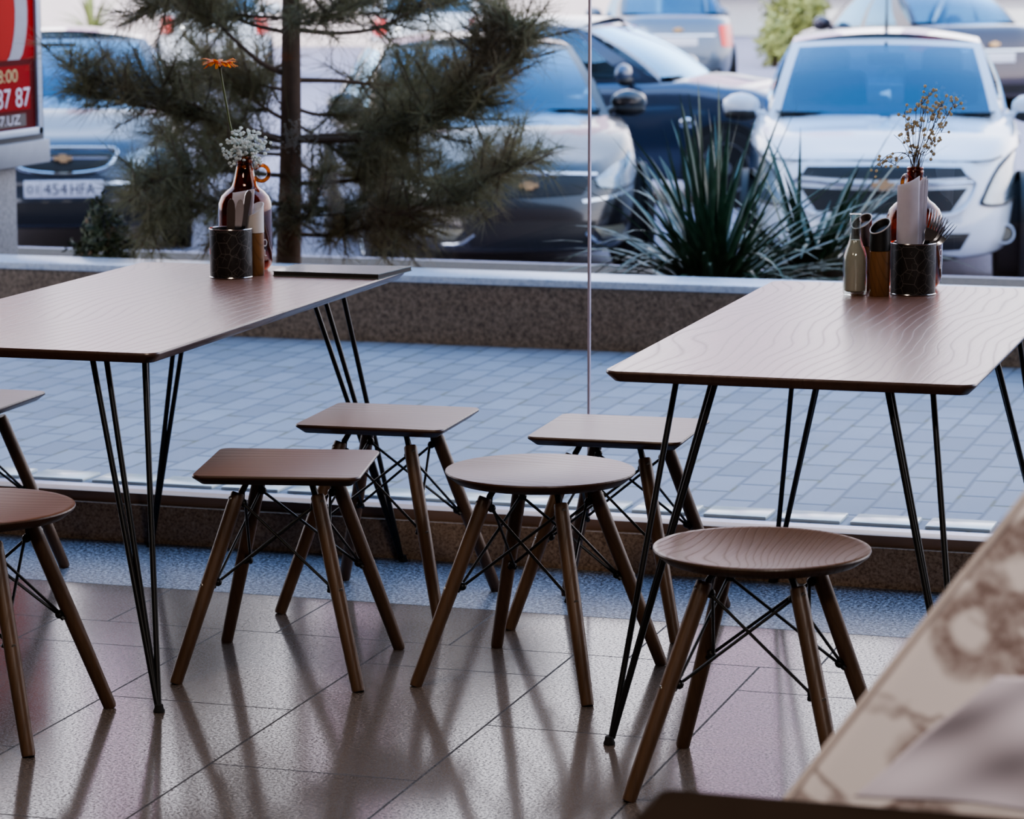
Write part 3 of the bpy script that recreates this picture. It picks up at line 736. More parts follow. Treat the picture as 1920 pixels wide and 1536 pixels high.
napkin('wide white paper napkin standing at the front of the right tin', tinR_p, -.042, .010, -.012, .006, .256, .276, .016, 'napkins in the right tin')
for i, (x, zt) in enumerate(((.012, .273), (.0185, .274), (.0235, .268))):
    napkin('narrow folded paper napkin right of the wide one in the right tin, %s of three' % ('first', 'second', 'third')[i], tinR_p, x-.012, x+.003, .004+.008*i, .006, zt-.012, zt, .003, 'napkins in the right tin', .03)
napkin('white paper napkin leaning behind the cutlery in the left tin', tinL_p, -.012, .040, .026, .006, .205, .215, -.006, 'napkins in the left tin', .08)
# ================================================================== OUTSIDE
GZ, PY, RZ = .1, 10.43, -.55        # pavement level, planter wall face, car park level
struct('pavement', slab(-26, 22, 7.334, PY+.05, GZ-.3, GZ), M['paving'])
struct('trim_4', slab(XL, XR, 7.334, 7.43, GZ-.05, GZ+.004), M['lilac_stone'])
g = MB()
for i in range(-34, 12): g.box((-1.354+.19*i, 7.52, GZ+.003), (.165, .115, .012), bevel=.004)
struct('trim_5', g, M['sill_light'])
struct('planter_wall', slab(-26, 22, PY, PY+.16, 0, .325), M['wall_granite'])
struct('planter_coping', slab(-26, 22, PY-.02, PY+.22, .325, .352, .004), M['cap_stone'])
struct('planter_bed', slab(-26, 22, PY+.16, 12.9, -.6, .13), M['soil'])
struct('car_park', slab(-60, 60, 12.9, 75, RZ-.2, RZ), M['asphalt'])
struct('kerb', slab(-26, 22, 12.9, 13.05, RZ, .12, .01), M['asphalt'])

# ------------------------------------------------------------------ pine
M['bark'] = simple('dark pine bark', '#5c4a3d', .9, vary=.3, scale=30)
M['needles'] = leafmat('pine needles', lambda k: k.ramp(k.noise(k.coord(), 3.5, 2), [(.3, '#626349'), (.5, '#7d795a'), (.7, '#8b7c62')]), .35, .5)
TD = 12.15
pine_p = ond(541, 500, TD)
pine = thing('pine_tree', 'young pine tree with a thin dark trunk behind the low wall', 'tree', (pine_p.x, pine_p.y, .13))
def pl(v): return Vector(v)-Vector((pine_p.x, pine_p.y, .13))
r2 = random.Random(21)
tr = [pl(ond(541, 520, TD)), pl(ond(541, 500, TD)), pl(ond(545, 300, TD)), pl(ond(546, 0, TD)), pl(ond(549, -320, TD)), pl(ond(552, -560, TD))]
tr[0].z = -.02
trp = bez(tr, 6); trr = [.060-.040*i/(len(trp)-1) for i in range(len(trp))]
MB().tube(trp, trr, 14).build('trunk', M['bark'], pine)
def tuft(nd, p, d, n=26, L=.135):
    d = d.normalized(); n = int(n*.85)
    for i in range(n):
        a = Vector((r2.gauss(0, 1), r2.gauss(0, 1), r2.gauss(0, 1))).normalized()
        q = (d*r2.uniform(.25, 1.1)+a*.85).normalized(); ln = L*r2.uniform(.7, 1.15)
        w = q.cross(Vector((r2.gauss(0, 1), r2.gauss(0, 1), r2.gauss(0, 1)))).normalized()*.0016
        o = p-d*r2.uniform(0, .05); i0 = len(nd.v)
        nd.v += [o-w, o+w, o+q*ln+Vector((0, 0, -.006))]; nd.f.append((i0, i0+1, i0+2))
def branch(pts, r0, tw, tl=.2, bare=.25, dens=1., L=.135):
    """pts in world space; twigs carrying needle tufts leave it beyond the bare part"""
    path = bez([pl(p) for p in pts], 7); N = len(path)
    g = MB(); g.tube(path, [r0*(1-.75*i/(N-1)) for i in range(N)], 7); nd = MB()
    tw = int(tw*1.7)
    for k_ in range(tw):
        s = bare+(1-bare)*(k_+r2.random())/tw; i = min(N-2, int(s*(N-1))); p = path[i]; d = (path[i+1]-path[i]).normalized()
        a = Vector((r2.gauss(0, 1), r2.gauss(0, 1), r2.gauss(0, .8)+.25)).normalized()
        q = (d*.75+a*.8).normalized(); ln = tl*r2.uniform(.5, 1.5)*(1.25-.5*s)
        e = p+q*ln; mid = p+q*ln*.5+Vector((0, 0, -.01)); g.tube([p, mid, e], [.0042, .0034, .0022], 5)
        nt_ = max(2, int(ln/.052))
        for j in range(nt_): tuft(nd, p+(e-p)*((j+1)/nt_), q, int(24*dens), L)
    for s in range(int(N*bare), N, 2): tuft(nd, path[s], (path[min(s+1, N-1)]-path[s-1]), int(16*dens), L)
    ob = g.build('branch', M['bark'], pine); nd.build('needles', M['needles'], ob, smooth=False, clean=False)
def bp(l, dz=0.):   # list of (x, y[, depth offset])
    return [ond(q[0], q[1], TD+(q[2] if len(q) > 2 else 0)) for q in l]
B = branch
B(bp([(540,268),(480,250,-.1),(400,226,-.2),(300,205,-.3),(225,190,-.35),(150,170,-.4)]), .014, 26, .18, .22)
B(bp([(538,262),(450,235,-.1),(330,185,-.3),(220,165,-.4),(120,120,-.5)]), .009, 26, .17, .35)
B(bp([(541,142),(490,118,-.05),(440,75,-.1),(395,30,-.15),(340,-30,-.2)]), .012, 13, .17, .62)
B(bp([(541,62),(470,45,.1),(420,25,.2),(330,-15,.3)]), .010, 18, .2, .4)
B(bp([(540,228),(500,205,.1),(460,178,.2),(400,150,.3),(340,150,.4)]), .009, 20, .18, .22)
B(bp([(538,330),(470,325,-.2),(390,320,-.4),(310,335,-.6),(250,345,-.7)]), .010, 26, .2, .18)
B(bp([(538,380),(470,385,-.2),(400,390,-.4),(320,385,-.5),(270,405,-.6)]), .009, 24, .18, .25)
B(bp([(545,150),(640,152,.1),(720,160,.2),(800,152,.3),(860,140,.3)]), .011, 22, .18, .35)
B(bp([(548,262),(640,262,-.1),(740,252,-.25),(830,218,-.4),(905,165,-.5),(960,100,-.55),(980,40,-.6)]), .016, 44, .21, .2)
B(bp([(548,258),(660,250,-.1),(760,225,-.3),(850,175,-.4),(905,110,-.5),(930,50,-.5)]), .010, 34, .2, .28)
B(bp([(546,55),(640,62,0),(720,48,.1),(790,5,.15),(830,-40,.2)]), .011, 14, .17, .5)
B(bp([(546,40),(600,25,.2),(680,0,.3),(740,-40,.3)]), .009, 14, .18, .4)
B(bp([(545,200),(600,215,.2),(680,210,.4),(760,195,.5),(840,190,.6)]), .009, 26, .2, .25)
B(bp([(545,385),(640,396,-.2),(730,400,-.4),(820,385,-.5),(900,345,-.6),(965,310,-.7)]), .012, 34, .2, .2)
B(bp([(545,345),(640,340,.1),(740,330,.1),(840,335,0),(930,318,-.1),(1010,280,-.2)]), .010, 26, .18, .22)
B(bp([(544,440),(620,440,-.2),(700,425,-.3),(790,430,-.4)]), .008, 16, .16, .3)
B(bp([(545,225),(600,260,.1),(650,290,.1),(700,280,.0),(760,275,0)]), .007, 18, .18, .2)
B(bp([(543,300),(590,320,.3),(650,330,.5),(720,330,.7)]), .007, 14, .18, .3)
B(bp([(541,120),(500,130,.3),(430,140,.6),(380,100,.8)]), .008, 14, .18, .3)
B(bp([(548,-60),(640,-70,-.2),(760,-60,-.4),(850,-20,-.5)]), .010, 16, .2, .3)
B(bp([(546,-50),(450,-50,-.2),(350,-20,-.4),(280,15,-.5)]), .010, 22, .2, .25)
B(bp([(545,-180),(480,-200,-.3),(380,-190,-.5)]), .009, 16, .2, .3)
B(bp([(548,-200),(640,-230,.3),(740,-220,.5)]), .009, 16, .2, .3)
B(bp([(550,-330),(600,-380,.1),(650,-420,.2)]), .007, 12, .2, .3)
B(bp([(550,-340),(500,-390,-.1),(440,-430,.2)]), .007, 12, .2, .3)

for k_ in range(8):
    z0 = r2.uniform(.25, 1.15); a_ = r2.choice((-1, 1))*r2.uniform(.35, 1.25)+r2.choice((0, pi)); L_b = r2.uniform(.35, .8)
    c0_ = Vector((pine_p.x, pine_p.y, .13+z0)); dr_ = HR*cos(a_)+HF*sin(a_)
    B([c0_, c0_+dr_*L_b*.35+Vector((0, 0, .01)), c0_+dr_*L_b*.7+Vector((0, 0, .03)), c0_+dr_*L_b+Vector((0, 0, .09))], .007, 9, .19, .18)

# ------------------------------------------------------------------ strap-leaved plants
k = NT('strap leaves'); n_ = k.noise(k.coord(), 14, 2)
k.P(Base_Color=k.ramp(n_, [(.3, '#1f3a29'), (.55, '#2f5039'), (.75, '#4f6c5c')]), Roughness=.32, Specular_IOR_Level=.6); M['strap'] = k.m
def strap(g, p, az, elev, L, w, droop):
    d = Vector((cos(az)*cos(elev), sin(az)*cos(elev), sin(elev))); side = Vector((-sin(az), cos(az), 0)); n = 9; pts = []; q = Vector(p)
    for i in range(n+1):
        t = i/n; pts.append(q.copy()); q = q+d*(L/n); d = (d+Vector((0, 0, -droop*(.25+t)/n*2))).normalized()
    vs = []
    for i, q in enumerate(pts):
        t = i/n; ww = w*min(1, .55+t*1.5)*(1-t**3.2)+.0006; dd = (pts[min(i+1, n)]-pts[max(i-1, 0)]).normalized(); up = dd.cross(side)
        vs += [q-side*ww+up*ww*.35, q, q+side*ww+up*ww*.35]
    g.add(vs, [(i*3+j, i*3+j+1, i*3+j+4, i*3+j+3) for i in range(n) for j in range(2)])
def strap_plant(label, p, n, Lr, elr, seed, dr, az_bias=None):
    t = thing('strap_leaf_plant', label, 'plant', p); r3 = random.Random(seed); g = MB()
    for i in range(n):
        az = r3.uniform(0, 2*pi) if az_bias is None or r3.random() > .6 else r3.gauss(az_bias, .7)
        u = (i+.5)/n; el = radians(elr[0]+(elr[1]-elr[0])*u+r3.uniform(-8, 8))
        strap(g, (r3.uniform(-.05, .05), r3.uniform(-.05, .05), r3.uniform(.02, .1)), az, el, r3.uniform(*Lr), r3.uniform(.009, .0165), dr*r3.uniform(.4, 1.3)*(1.25-u*.9))
    for i in range(n//3):
        strap(g, (r3.uniform(-.06, .06), r3.uniform(-.06, .06), .06), r3.uniform(0, 2*pi), radians(r3.uniform(18, 58)), r3.uniform(.40, .62), r3.uniform(.014, .020), r3.uniform(1.1, 1.9))
    g.build('leaves', M['strap'], t, angle=80)
    MB().tube([(0, 0, -.03), (0, 0, .1)], [.07, .05], 10).build('stem', M['bark'], t); return t
strap_plant('large dark green strap-leaved plant behind the low wall, right of the glass joint', ond(1335, 540, 11.55)*1., 190, (.46, .82), (4, 84), 4, .85)
strap_plant('strap-leaved plant with drooping leaves in front of the white car', ond(1520, 545, 12.1)*1., 120, (.42, .78), (4, 70), 9, 1.0)
for o in list(COL.objects):
    if o.name.startswith('strap_leaf_plant'): o.location.z = .13
# small round shrub
k = NT('shrub leaves'); n_ = k.noise(k.coord(), 18, 2)
k.P(Base_Color=k.ramp(n_, [(.3, '#2a3322'), (.5, '#465334'), (.64, '#5b5a3b'), (.74, '#8a5f4a')]), Roughness=.6); M['shrub'] = k.m
def leafy(name, label, cat, p, R, n, mat_, leaf=.02, seed=1, sc=(1, 1, .8), stems=6):
    t = thing(name, label, cat, p); r3 = random.Random(seed); g = MB(); s = MB()
    for i in range(n):
        a = Vector((r3.gauss(0, 1), r3.gauss(0, 1), r3.gauss(0, 1))).normalized(); rr = R*r3.uniform(.45, 1)*(1+.18*sin(5*a.x+3*a.z)); q = Vector((a.x*rr*sc[0], a.y*rr*sc[1], R*sc[2]*.9+a.z*rr*sc[2]))
        u = Vector((r3.gauss(0, 1), r3.gauss(0, 1), r3.gauss(0, 1))).normalized(); w = u.cross(a).normalized(); u = (a*.6+u).normalized()
        l = leaf*r3.uniform(.6, 1.3); g.add([q-w*l*.35, q-u*l*.5, q+w*l*.35, q+u*l], [(0, 1, 2, 3)])
    for i in range(stems):
        az = 2*pi*i/stems; s.tube([(0, 0, -.02), (cos(az)*R*.3*sc[0], sin(az)*R*.3*sc[1], R*sc[2]*.6), (cos(az)*R*.6*sc[0], sin(az)*R*.6*sc[1], R*sc[2]*1.2)], [.008*R/.15, .005*R/.15, .002], 6)
    g.build('foliage', mat_, t, smooth=False, clean=False); s.build('stems', M['bark'], t); return t
sp_ = ony(200, 490, 10.86); leafy('shrub', 'small round shrub behind the low wall on the left', 'shrub', (sp_.x, sp_.y, .13), .14, 1900, M['shrub'], .022, 4, (1, 1, 1.6))

# ------------------------------------------------------------------ poster stand
M['poster_red'] = simple('poster red', '#9c0508', .7, spec=.1, vary=.1, scale=3)
M['poster_dark'] = simple('poster dark red', '#5e0a0d', .7, spec=.1, vary=.15, scale=5)
M['poster_black'] = simple('poster black band', '#2b1a1b', .45)
M['poster_salmon'] = simple('poster salmon red', '#b3281f', .7, spec=.1, vary=.08, scale=4)
M['poster_grey'] = simple('poster grey ring', '#8a8b98', .4)
M['poster_white'] = simple('poster white lettering', '#dcd6e6', .5)
M['poster_gold'] = simple('poster gold lettering', '#c9b277', .5)
M['frame_white'] = simple('white lacquer frame', '#b9c4d4', .35)
M['stand_dark'] = simple('dark frame side', '#4b4a4a', .5)
M['stand_grey'] = simple('grey stand panel', '#8d929c', .6)
pc = ond(84, 262, 13.1)                      # far lower corner of the poster box
PX = pc.x; sd = thing('poster_stand', 'red advertising poster in a white frame on a grey stand at the left edge', 'sign', (PX, pc.y-.55, RZ*0+.13))
def sl(X, Y, Z): return Vector((X, Y, Z))-Vector((PX, pc.y-.55, .13))
zb = pc.z; H_ = 1.35; Wd = 1.1
MB().box(sl(PX-.09, pc.y-Wd/2, zb+H_/2), (.18, Wd, H_), bevel=.008).build('box', M['stand_dark'], sd)
MB().box(sl(PX-.08, pc.y-Wd/2, zb-.045), (.2, Wd+.02, .1), bevel=.004).build('lower_beam', M['stand_grey'], sd)
MB().box(sl(PX-.10, pc.y-.6, (zb-.095+.12)/2), (.16, .72, zb-.095-.12+.02), bevel=.004).build('post', M['post_stone'], sd)
e_ = .0025
fr = MB(); y1, y0, z0_, z1_ = pc.y-.045, pc.y-Wd+.045, zb+.03, zb+H_-.03
for a, b_, c_, d_ in ((y0, y1, z0_, z0_+.03), (y0, y1, z1_-.03, z1_), (y0, y0+.04, z0_, z1_), (y1-.04, y1, z0_, z1_)):
    fr.box(sl(PX+.006, (a+b_)/2, (c_+d_)/2), (.02, b_-a, d_-c_), bevel=.003)
fr.build('frame', M['frame_white'], sd)
def rectx(y0, y1, z0, z1, lay): return MB().add([sl(PX+e_+.0012*lay, y0, z0), sl(PX+e_+.0012*lay, y1, z0), sl(PX+e_+.0012*lay, y1, z1), sl(PX+e_+.0012*lay, y0, z1)], [(0, 1, 2, 3)])
ps = rectx(y0+.04, y1-.04, z0_+.03, z1_-.03, 0).build('poster', M['poster_dark'], sd, smooth=False)
def py_(px): return onx(px, 180, PX).y
def pz_(px, py): return onx(px, py, PX).z
rectx(y0+.04, y1-.04, pz_(30, 112), z1_-.03, 1).build('poster_field', M['poster_red'], ps, smooth=False)
rectx(y0+.06, py_(55), pz_(40, 206), pz_(40, 122), 2).build('red_panel', M['poster_red'], ps, smooth=False)
rectx(y0+.06, py_(46), pz_(30, 238), pz_(30, 214), 2).build('dark_band', M['poster_black'], ps, smooth=False)
cy_, cz_ = py_(-30), pz_(20, 22)
def disc(a0, b0, a1, b1, lay, mt, nm):
    n = 48; vs = []
    for i in range(n):
        t = 2*pi*i/n; vs.append(sl(PX+e_+.0012*lay, cy_+a0*cos(t), max(pz_(30, 112), cz_+b0*sin(t)))); vs.append(sl(PX+e_+.0012*lay, cy_+a1*cos(t), max(pz_(30, 112), cz_+b1*sin(t))))
    MB().add(vs, [(2*i, 2*i+1, (2*i+3) % (2*n), (2*i+2) % (2*n)) for i in range(n)]).build(nm, mt, ps, smooth=False)
ra = py_(53)-cy_; rb = ra*.98
disc(ra*.72, .34*.9, ra, .36, 2, M['poster_grey'], 'grey_ring'); disc(0, 0, ra*.70, .33*.88, 2, M['poster_salmon'], 'salmon_disc')
def ptext(txt, px_mid, px_w, py_mid, py_h, mt, nm):
    vs, fs = text_mesh(txt, 1.0); xs = [v.x for v in vs]; ys = [v.y for v in vs]
    w = py_(px_mid+px_w/2)-py_(px_mid-px_w/2); h = pz_(px_mid, py_mid-py_h/2)-pz_(px_mid, py_mid+py_h/2); yc, zc = py_(px_mid), pz_(px_mid, py_mid)
    sx, sy = w/(max(xs)-min(xs)), h/(max(ys)-min(ys)); mx, my = (max(xs)+min(xs))/2, (max(ys)+min(ys))/2
    MB().add([sl(PX+e_+.0048, yc+(v.x-mx)*sx, zc+(v.y-my)*sy) for v in vs], fs).build(nm, mt, ps, smooth=False)
ptext('8:00', 12, 38, 143, 24, M['poster_gold'], 'gold_lettering')
ptext('87 87', 22, 64, 184, 36, M['poster_white'], 'white_lettering')
ptext('87.UZ', 10, 48, 227, 18, M['poster_white'], 'small_lettering')
# ------------------------------------------------------------------ cars
def paint(name, c, metal=.3, rough=.3, coat=1.):
    k = NT(name); f = k.noise(k.coord(), 2, 2); c = lin(c)
    k.P(Base_Color=k.mix(f, tuple(x*.92 for x in c), c), Metallic=metal, Roughness=rough, Coat_Weight=coat, Coat_Roughness=.03); return k.m
M['chrome'] = simple('chrome', '#cfd4da', .12, 1., vary=.03)
M['car_black'] = simple('black grille plastic', '#121213', .5)
M['tyre'] = simple('tyre rubber', '#19181a', .8)
M['rim'] = simple('alloy wheel', '#8b8e93', .3, .8)
M['plate'] = simple('white number plate', '#c9ccd6', .4, vary=.03)
M['plate_ink'] = simple('black plate ink', '#1d1d24', .5)
M['lamp_in'] = simple('headlamp reflector', '#b9c2cc', .25, .7, vary=.3, scale=30)
M['gold'] = simple('gold emblem', '#d3b184', .3, .7)
M['interior'] = simple('dark blue car interior', '#22303c', .8)
M['seat_cloth'] = simple('dark car seat cloth', '#141d26', .85)
k = NT('red tail lamp'); k.P(Base_Color=lin('#c80f08'), Roughness=.25, Coat_Weight=.5, Emission_Color=(*lin('#ff1505'), 1), Emission_Strength=.35); M['tail'] = k.m  # faint emission stands in for sun caught in the lamp covers
M['fog'] = simple('fog lamp', '#8d8a78', .25, .5)

def interp(pts, y):
    if y <= pts[0][0]: return pts[0][1]
    for (a, b), (c, d) in zip(pts, pts[1:]):
        if y <= c:
            t = (y-a)/(c-a); t = t*t*(3-2*t); return b+(d-b)*t
    return pts[-1][1]
def make_car(name, label, paint_mat, L=4.45, W=1.74, H=1.5, cowl=1.02, wtop=.22, rtop=-.95, rbot=-1.55, hood=.72, hcowl=.96, belt=.97, deck=1.02, seats=True, n=3.6, wheelbase=2.6, glassm=None, group='parked cars'):
    """nose toward +y, ground at z=0.  cowl/wtop/rtop/rbot: y of windscreen foot, windscreen head, rear screen head, rear screen foot"""
    car = thing(name, label, 'car', (0, 0, 0), 0, group)
    hl, hw, zs = L/2, W/2, .2
    shoulder = [(-hl, deck-.12), (-hl+.25, deck), (rbot, deck), (rbot+.5, belt+.01), (cowl-.3, belt), (cowl, hcowl), (cowl+.45, hcowl-.05), (hl-.25, hood), (hl, hood-.1)]
    N = 72
    def outline(kx, ky, nn=None):
        out = []
        for i in range(N):
            a = 2*pi*i/N; c, s = cos(a), sin(a); e = n if s > 0 else n*1.3
            out.append((hw*kx*math.copysign(abs(c)**(2/e), c), hl*ky*math.copysign(abs(s)**(2/e), s)))
        return out
    lv = [(.0, .90, .955), (.05, .95, .985), (.22, .985, 1.), (.45, 1., .995), (.66, 1., .975), (.84, .985, .955), (.95, .96, .93), (1., .925, .90)]
    rings = [[Vector((x, y, zs+t*(interp(shoulder, y)-zs))) for x, y in outline(kx, ky)] for t, kx, ky in lv]
    for sc, cr in ((.8, .018), (.6, .03), (.4, .037), (.2, .04), (.05, .04)):
        rings.append([Vector((x, y, interp(shoulder, y)+cr)) for x, y in outline(.925*sc, .90*(sc*.3+.7) if sc > .5 else .9*(sc*.3+.7))])
    g = MB().layers(rings); body = g.build('body', paint_mat, car, angle=50)
    tree = BVHTree.FromPolygons([v.co.copy() for v in body.data.vertices], [tuple(p.vertices) for p in body.data.polygons])
    # wheels and arches
    for sx in (-1, 1):
        for yy in (wheelbase/2+.02, -wheelbase/2+.02):
            Rt = Matrix.Rotation(sx*pi/2, 3, 'Y')
            ar = MB().lathe([(0, -.03), (.365, -.03), (.365, .012), (0, .012)], 40, (sx*(hw-.006), yy, .315), tilt=Rt); ar.build('wheel_arch', M['car_black'], car)
            wh = MB().lathe([(.2, -.2), (.29, -.2), (.31, -.18), (.312, -.02), (.29, .0), (.2, .0)], 40, (sx*(hw+.012), yy, .312), tilt=Rt).build('wheel', M['tyre'], car)
            MB().lathe([(0, -.01), (.05, .0), (.06, -.02), (.17, -.025), (.195, .004), (.205, .004), (.205, -.05)], 30, (sx*(hw+.012), yy, .312), tilt=Rt).build('rim', M['rim'], wh)
    # cabin panels
    wc, wr, wrb = hw*.86, hw*.70, hw*.82; zc = hcowl-.01; zr = H-.035; zb = deck-.01
    def ws(u, v):
        x = -1+2*u; bx = x*(wc*(1-v)+wr*v); by = (cowl-.16*x*x)*(1-v)+(wtop-.10*x*x)*v
        return Vector((bx, by+.05*sin(pi*v), zc*(1-v)+(zr-.03*x*x)*v+.02*sin(pi*v)))
    def rs(u, v):
        x = 1-2*u; bx = x*(wrb*(1-v)+wr*v); by = (rbot+.14*x*x)*(1-v)+(rtop+.10*x*x)*v
        return Vector((bx, by-.04*sin(pi*v), zb*(1-v)+(zr-.03*x*x)*v+.02*sin(pi*v)))
    def roof(u, v):
        x = -1+2*u; a, b = ws(u, 1), rs(1-u, 1); p = a*(1-v)+b*v
        return p+Vector((0, 0, .035*(1-x*x)*1+(H-zr)*.55*sin(pi*v)))
    def side(sx):
        def fn(u, v):
            a0, a1 = (ws(1, 0), ws(1, 1)) if sx > 0 else (ws(0, 0), ws(0, 1))
            b0, b1 = (rs(0, 0), rs(0, 1)) if sx > 0 else (rs(1, 0), rs(1, 1))
            bot, tp = a0*(1-u)+b0*u, a1*(1-u)+b1*u
            bot.x += sx*.07*sin(pi*u); tp.z += (H-zr)*.5*sin(pi*u); p = bot*(1-v)+tp*v; p.x += sx*.03*sin(pi*v); return p
        return fn
    U = [0, .025, .045]+[.045+.91*i/14 for i in range(1, 15)]+[.975, 1]; V = [0, .03, .07]+[.07+.85*i/8 for i in range(1, 9)]+[.96, 1]
    inb = lambda a, lo, hi: lo < a < hi
    fg = lambda u, v: inb(u, .045, .955) and inb(v, .07, .92)
    cab = MB(); gl = glassm or M['car_glass']
    for fn in (ws, rs): cab.grid(fn, 0, 0, U, V, keep=lambda u, v: not fg(u, v))
    cab.grid(roof, 16, 12)
    US = [0, .05, .10]+[.10+.37*i/6 for i in range(1, 7)]+[.52]+[.52+.34*i/6 for i in range(1, 7)]+[.93, 1]; VS = [0, .05, .10]+[.10+.79*i/6 for i in range(1, 7)]+[.95, 1]
    w1 = lambda u, v: inb(u, .10, .47) and inb(v, .05, .89); w2 = lambda u, v: inb(u, .52, .86) and inb(v, .05, .89)
    for sx in (-1, 1): cab.grid(side(sx), 0, 0, US, VS, keep=lambda u, v: not (w1(u, v) or w2(u, v)))
    cab.build('roof', paint_mat, car, angle=60)
    MB().grid(ws, 0, 0, U, V, keep=fg).build('windshield', gl, car); MB().grid(rs, 0, 0, U, V, keep=fg).build('rear_window', gl, car)
    for sx in (-1, 1):
        for w in (w1, w2): MB().grid(side(sx), 0, 0, US, VS, keep=w).build('side_window', gl, car)
    # dark dashboard / parcel floor just above the body inside the cabin
    def fl(u, v):
        y = (cowl-.1)*(1-v)+(rbot+.1)*v; return Vector(((-1+2*u)*wc*.93, y, interp(shoulder, y)+.05))
    MB().grid(fl, 8, 12).build('interior_trim', M['interior'], car)
    if seats:
        for x in (-.37, .37):
            s = MB().box((x, wtop-.25, 1.02), (.5, .14, .44), bevel=.06); s.box((x, wtop-.29, 1.29), (.27, .1, .19), bevel=.045); s.build('seat', M['seat_cloth'], car)
        mi = MB().box((0, wtop+.14, 1.33), (.24, .03, .075), bevel=.02); mi.tube([(0, wtop+.14, 1.35), (0, wtop+.05, 1.43)], .01, 6); mi.build('rear_view_mirror', M['car_black'], car)
    # wipers
    for x0, x1 in ((-.62, -.02), (.05, .66)):
        pts = [ws((x+wc)/(2*wc), .02+.05*abs(t-.5))+Vector((0, .03, .015)) for t, x in [(j/6, x0+(x1-x0)*j/6) for j in range(7)]]
        MB().tube(pts, .012, 6).build('wiper', M['car_black'], car)
    # mirrors
    for sx in (-1, 1):
        b = side(sx)(.1, .02); c = b+Vector((sx*.16, -.02, .07))
        mm = MB().ball((0, 0, 0), 1, 2, (.125, .07, .085)); mm.v = [v+c for v in mm.v]; mm.tube([b, c], .03, 8)
        mo_ = mm.build('side_mirror', paint_mat, car)
        lo = MB().ball((0, 0, 0), 1, 2, (.115, .062, .05)); lo.v = [v+c+Vector((0, .012, -.05)) for v in lo.v]; lo.build('mirror_base', M['car_black'], mo_)
        for yy in (.05, -.85):
            hit = tree.ray_cast(Vector((sx*3, yy, .82)), Vector((-sx, 0, 0)))
            if hit[0]: MB().box(hit[0]+Vector((sx*.012, 0, 0)), (.025, .2, .03), bevel=.01).build('door_handle', paint_mat, car)
    return car, tree, dict(hl=hl, hw=hw, ws=ws)
def onface(tree, x, z, dy, off):
    hit = tree.ray_cast(Vector((x, dy*5, z)), Vector((0, -dy, 0)))
    if hit[0] is None: hit = tree.find_nearest(Vector((x, dy*2, z)))
    return hit[0]+Vector((0, dy*off, 0))
def strip(car, tree, nm, top, bot, mt, dy=1, off=.008, rows=5, cols=16, parent=None, mirror=False, thick=0):
    """patch laid over the nose (dy=1) or tail (dy=-1) between two outlines given as (x, z) lists"""
    def along(l, u):
        s = u*(len(l)-1); i = min(int(s), len(l)-2); t = s-i; return (l[i][0]+(l[i+1][0]-l[i][0])*t, l[i][1]+(l[i+1][1]-l[i][1])*t)
    for sg in ((1, -1) if mirror else (1,)):
        def fn(u, v):
            a, b = along(top, u), along(bot, u); return onface(tree, sg*(b[0]+(a[0]-b[0])*v), b[1]+(a[1]-b[1])*v, dy, off)
        o = MB().grid(fn, cols, rows).build(nm, mt, parent or car)
        if thick: q = o.modifiers.new('thickness', 'SOLIDIFY'); q.thickness = thick; q.offset = 0
def bar(car, tree, nm, pts, r, mt, dy=1, off=.012, parent=None, mirror=False):
    for sg in ((1, -1) if mirror else (1,)):
        P_ = bez([onface(tree, sg*x, z, dy, off) for x, z in pts], 4); MB().tube(P_, r, 8).build(nm, mt, parent or car)
def disc_on(car, tree, nm, x, z, r, mt, dy=1, off=.012, ring=None, mirror=True):
    for sg in ((1, -1) if mirror else (1,)):
        p = onface(tree, sg*x, z, dy, off); Rt = Matrix.Rotation(-dy*pi/2, 3, 'X')
        o = MB().lathe([(0, .01), (r*.8, .006), (r, -.02), (r, -.06)], 24, p, tilt=Rt).build(nm, mt, car)
        if ring: MB().lathe([(r, -.05), (r*1.02, .008), (r*1.25, .008), (r*1.3, -.05)], 24, p, tilt=Rt).build('lamp_ring', ring, o)
def plate(car, tree, x, z, txt, dy=1, w=.52, h=.115, off=.02):
    p = onface(tree, x, z, dy, off)
    o = MB().box(p, (w, .014, h), bevel=.004).build('number_plate', M['plate'], car)
    if txt:
        for s_, cx, ww, hh in txt:
            vs, fs = text_mesh(s_, 1.0); xs = [v.x for v in vs]; ys = [v.y for v in vs]; sx, sy = ww/(max(xs)-min(xs)), hh/(max(ys)-min(ys)); mx, my = (max(xs)+min(xs))/2, (max(ys)+min(ys))/2
            MB().add([p+Vector((-dy*((v.x-mx)*sx+cx), dy*.0085, (v.y-my)*sy)) for v in vs], fs).build('plate_lettering', M['plate_ink'], o, smooth=False)
        bx = MB().box(p+Vector((-dy*-.152, dy*.0078, 0)), (.003, .002, h*.9)); bx.build('plate_divider', M['plate_ink'], o, smooth=False)
def emblem(car, tree, x, z, s, dy=1, off=.03):
    p = onface(tree, x, z, dy, off); Mx = Matrix.Translation(p) @ Matrix(((1, 0, 0, 0), (0, 0, -1, 0), (0, 1, 0, 0), (0, 0, 0, 1)))
    poly = [(-1, -.22), (-.42, -.22), (-.5, -.45), (.34, -.45), (.42, -.22), (1, -.22), (1.06, .22), (.42, .22), (.5, .45), (-.34, .45), (-.42, .22), (-.94, .22)]
    MB().prism([(a*s, b*s) for a, b in poly], -.006, .006, Mx).build('emblem', M['gold'], car, smooth=False)
def put(car, px, py, d, ang, z=RZ):
    """ang: turn of the nose away from pointing straight at the viewer (degrees, positive shows the car's own left side)"""
    p = ond(px, py, d); v = Vector((p.x, p.y, 0)).normalized()   # sight direction on the ground
    a = atan2(-v.y, -v.x)-pi/2+radians(ang)
    car.location = (p.x, p.y, z); car.rotation_euler.z = a

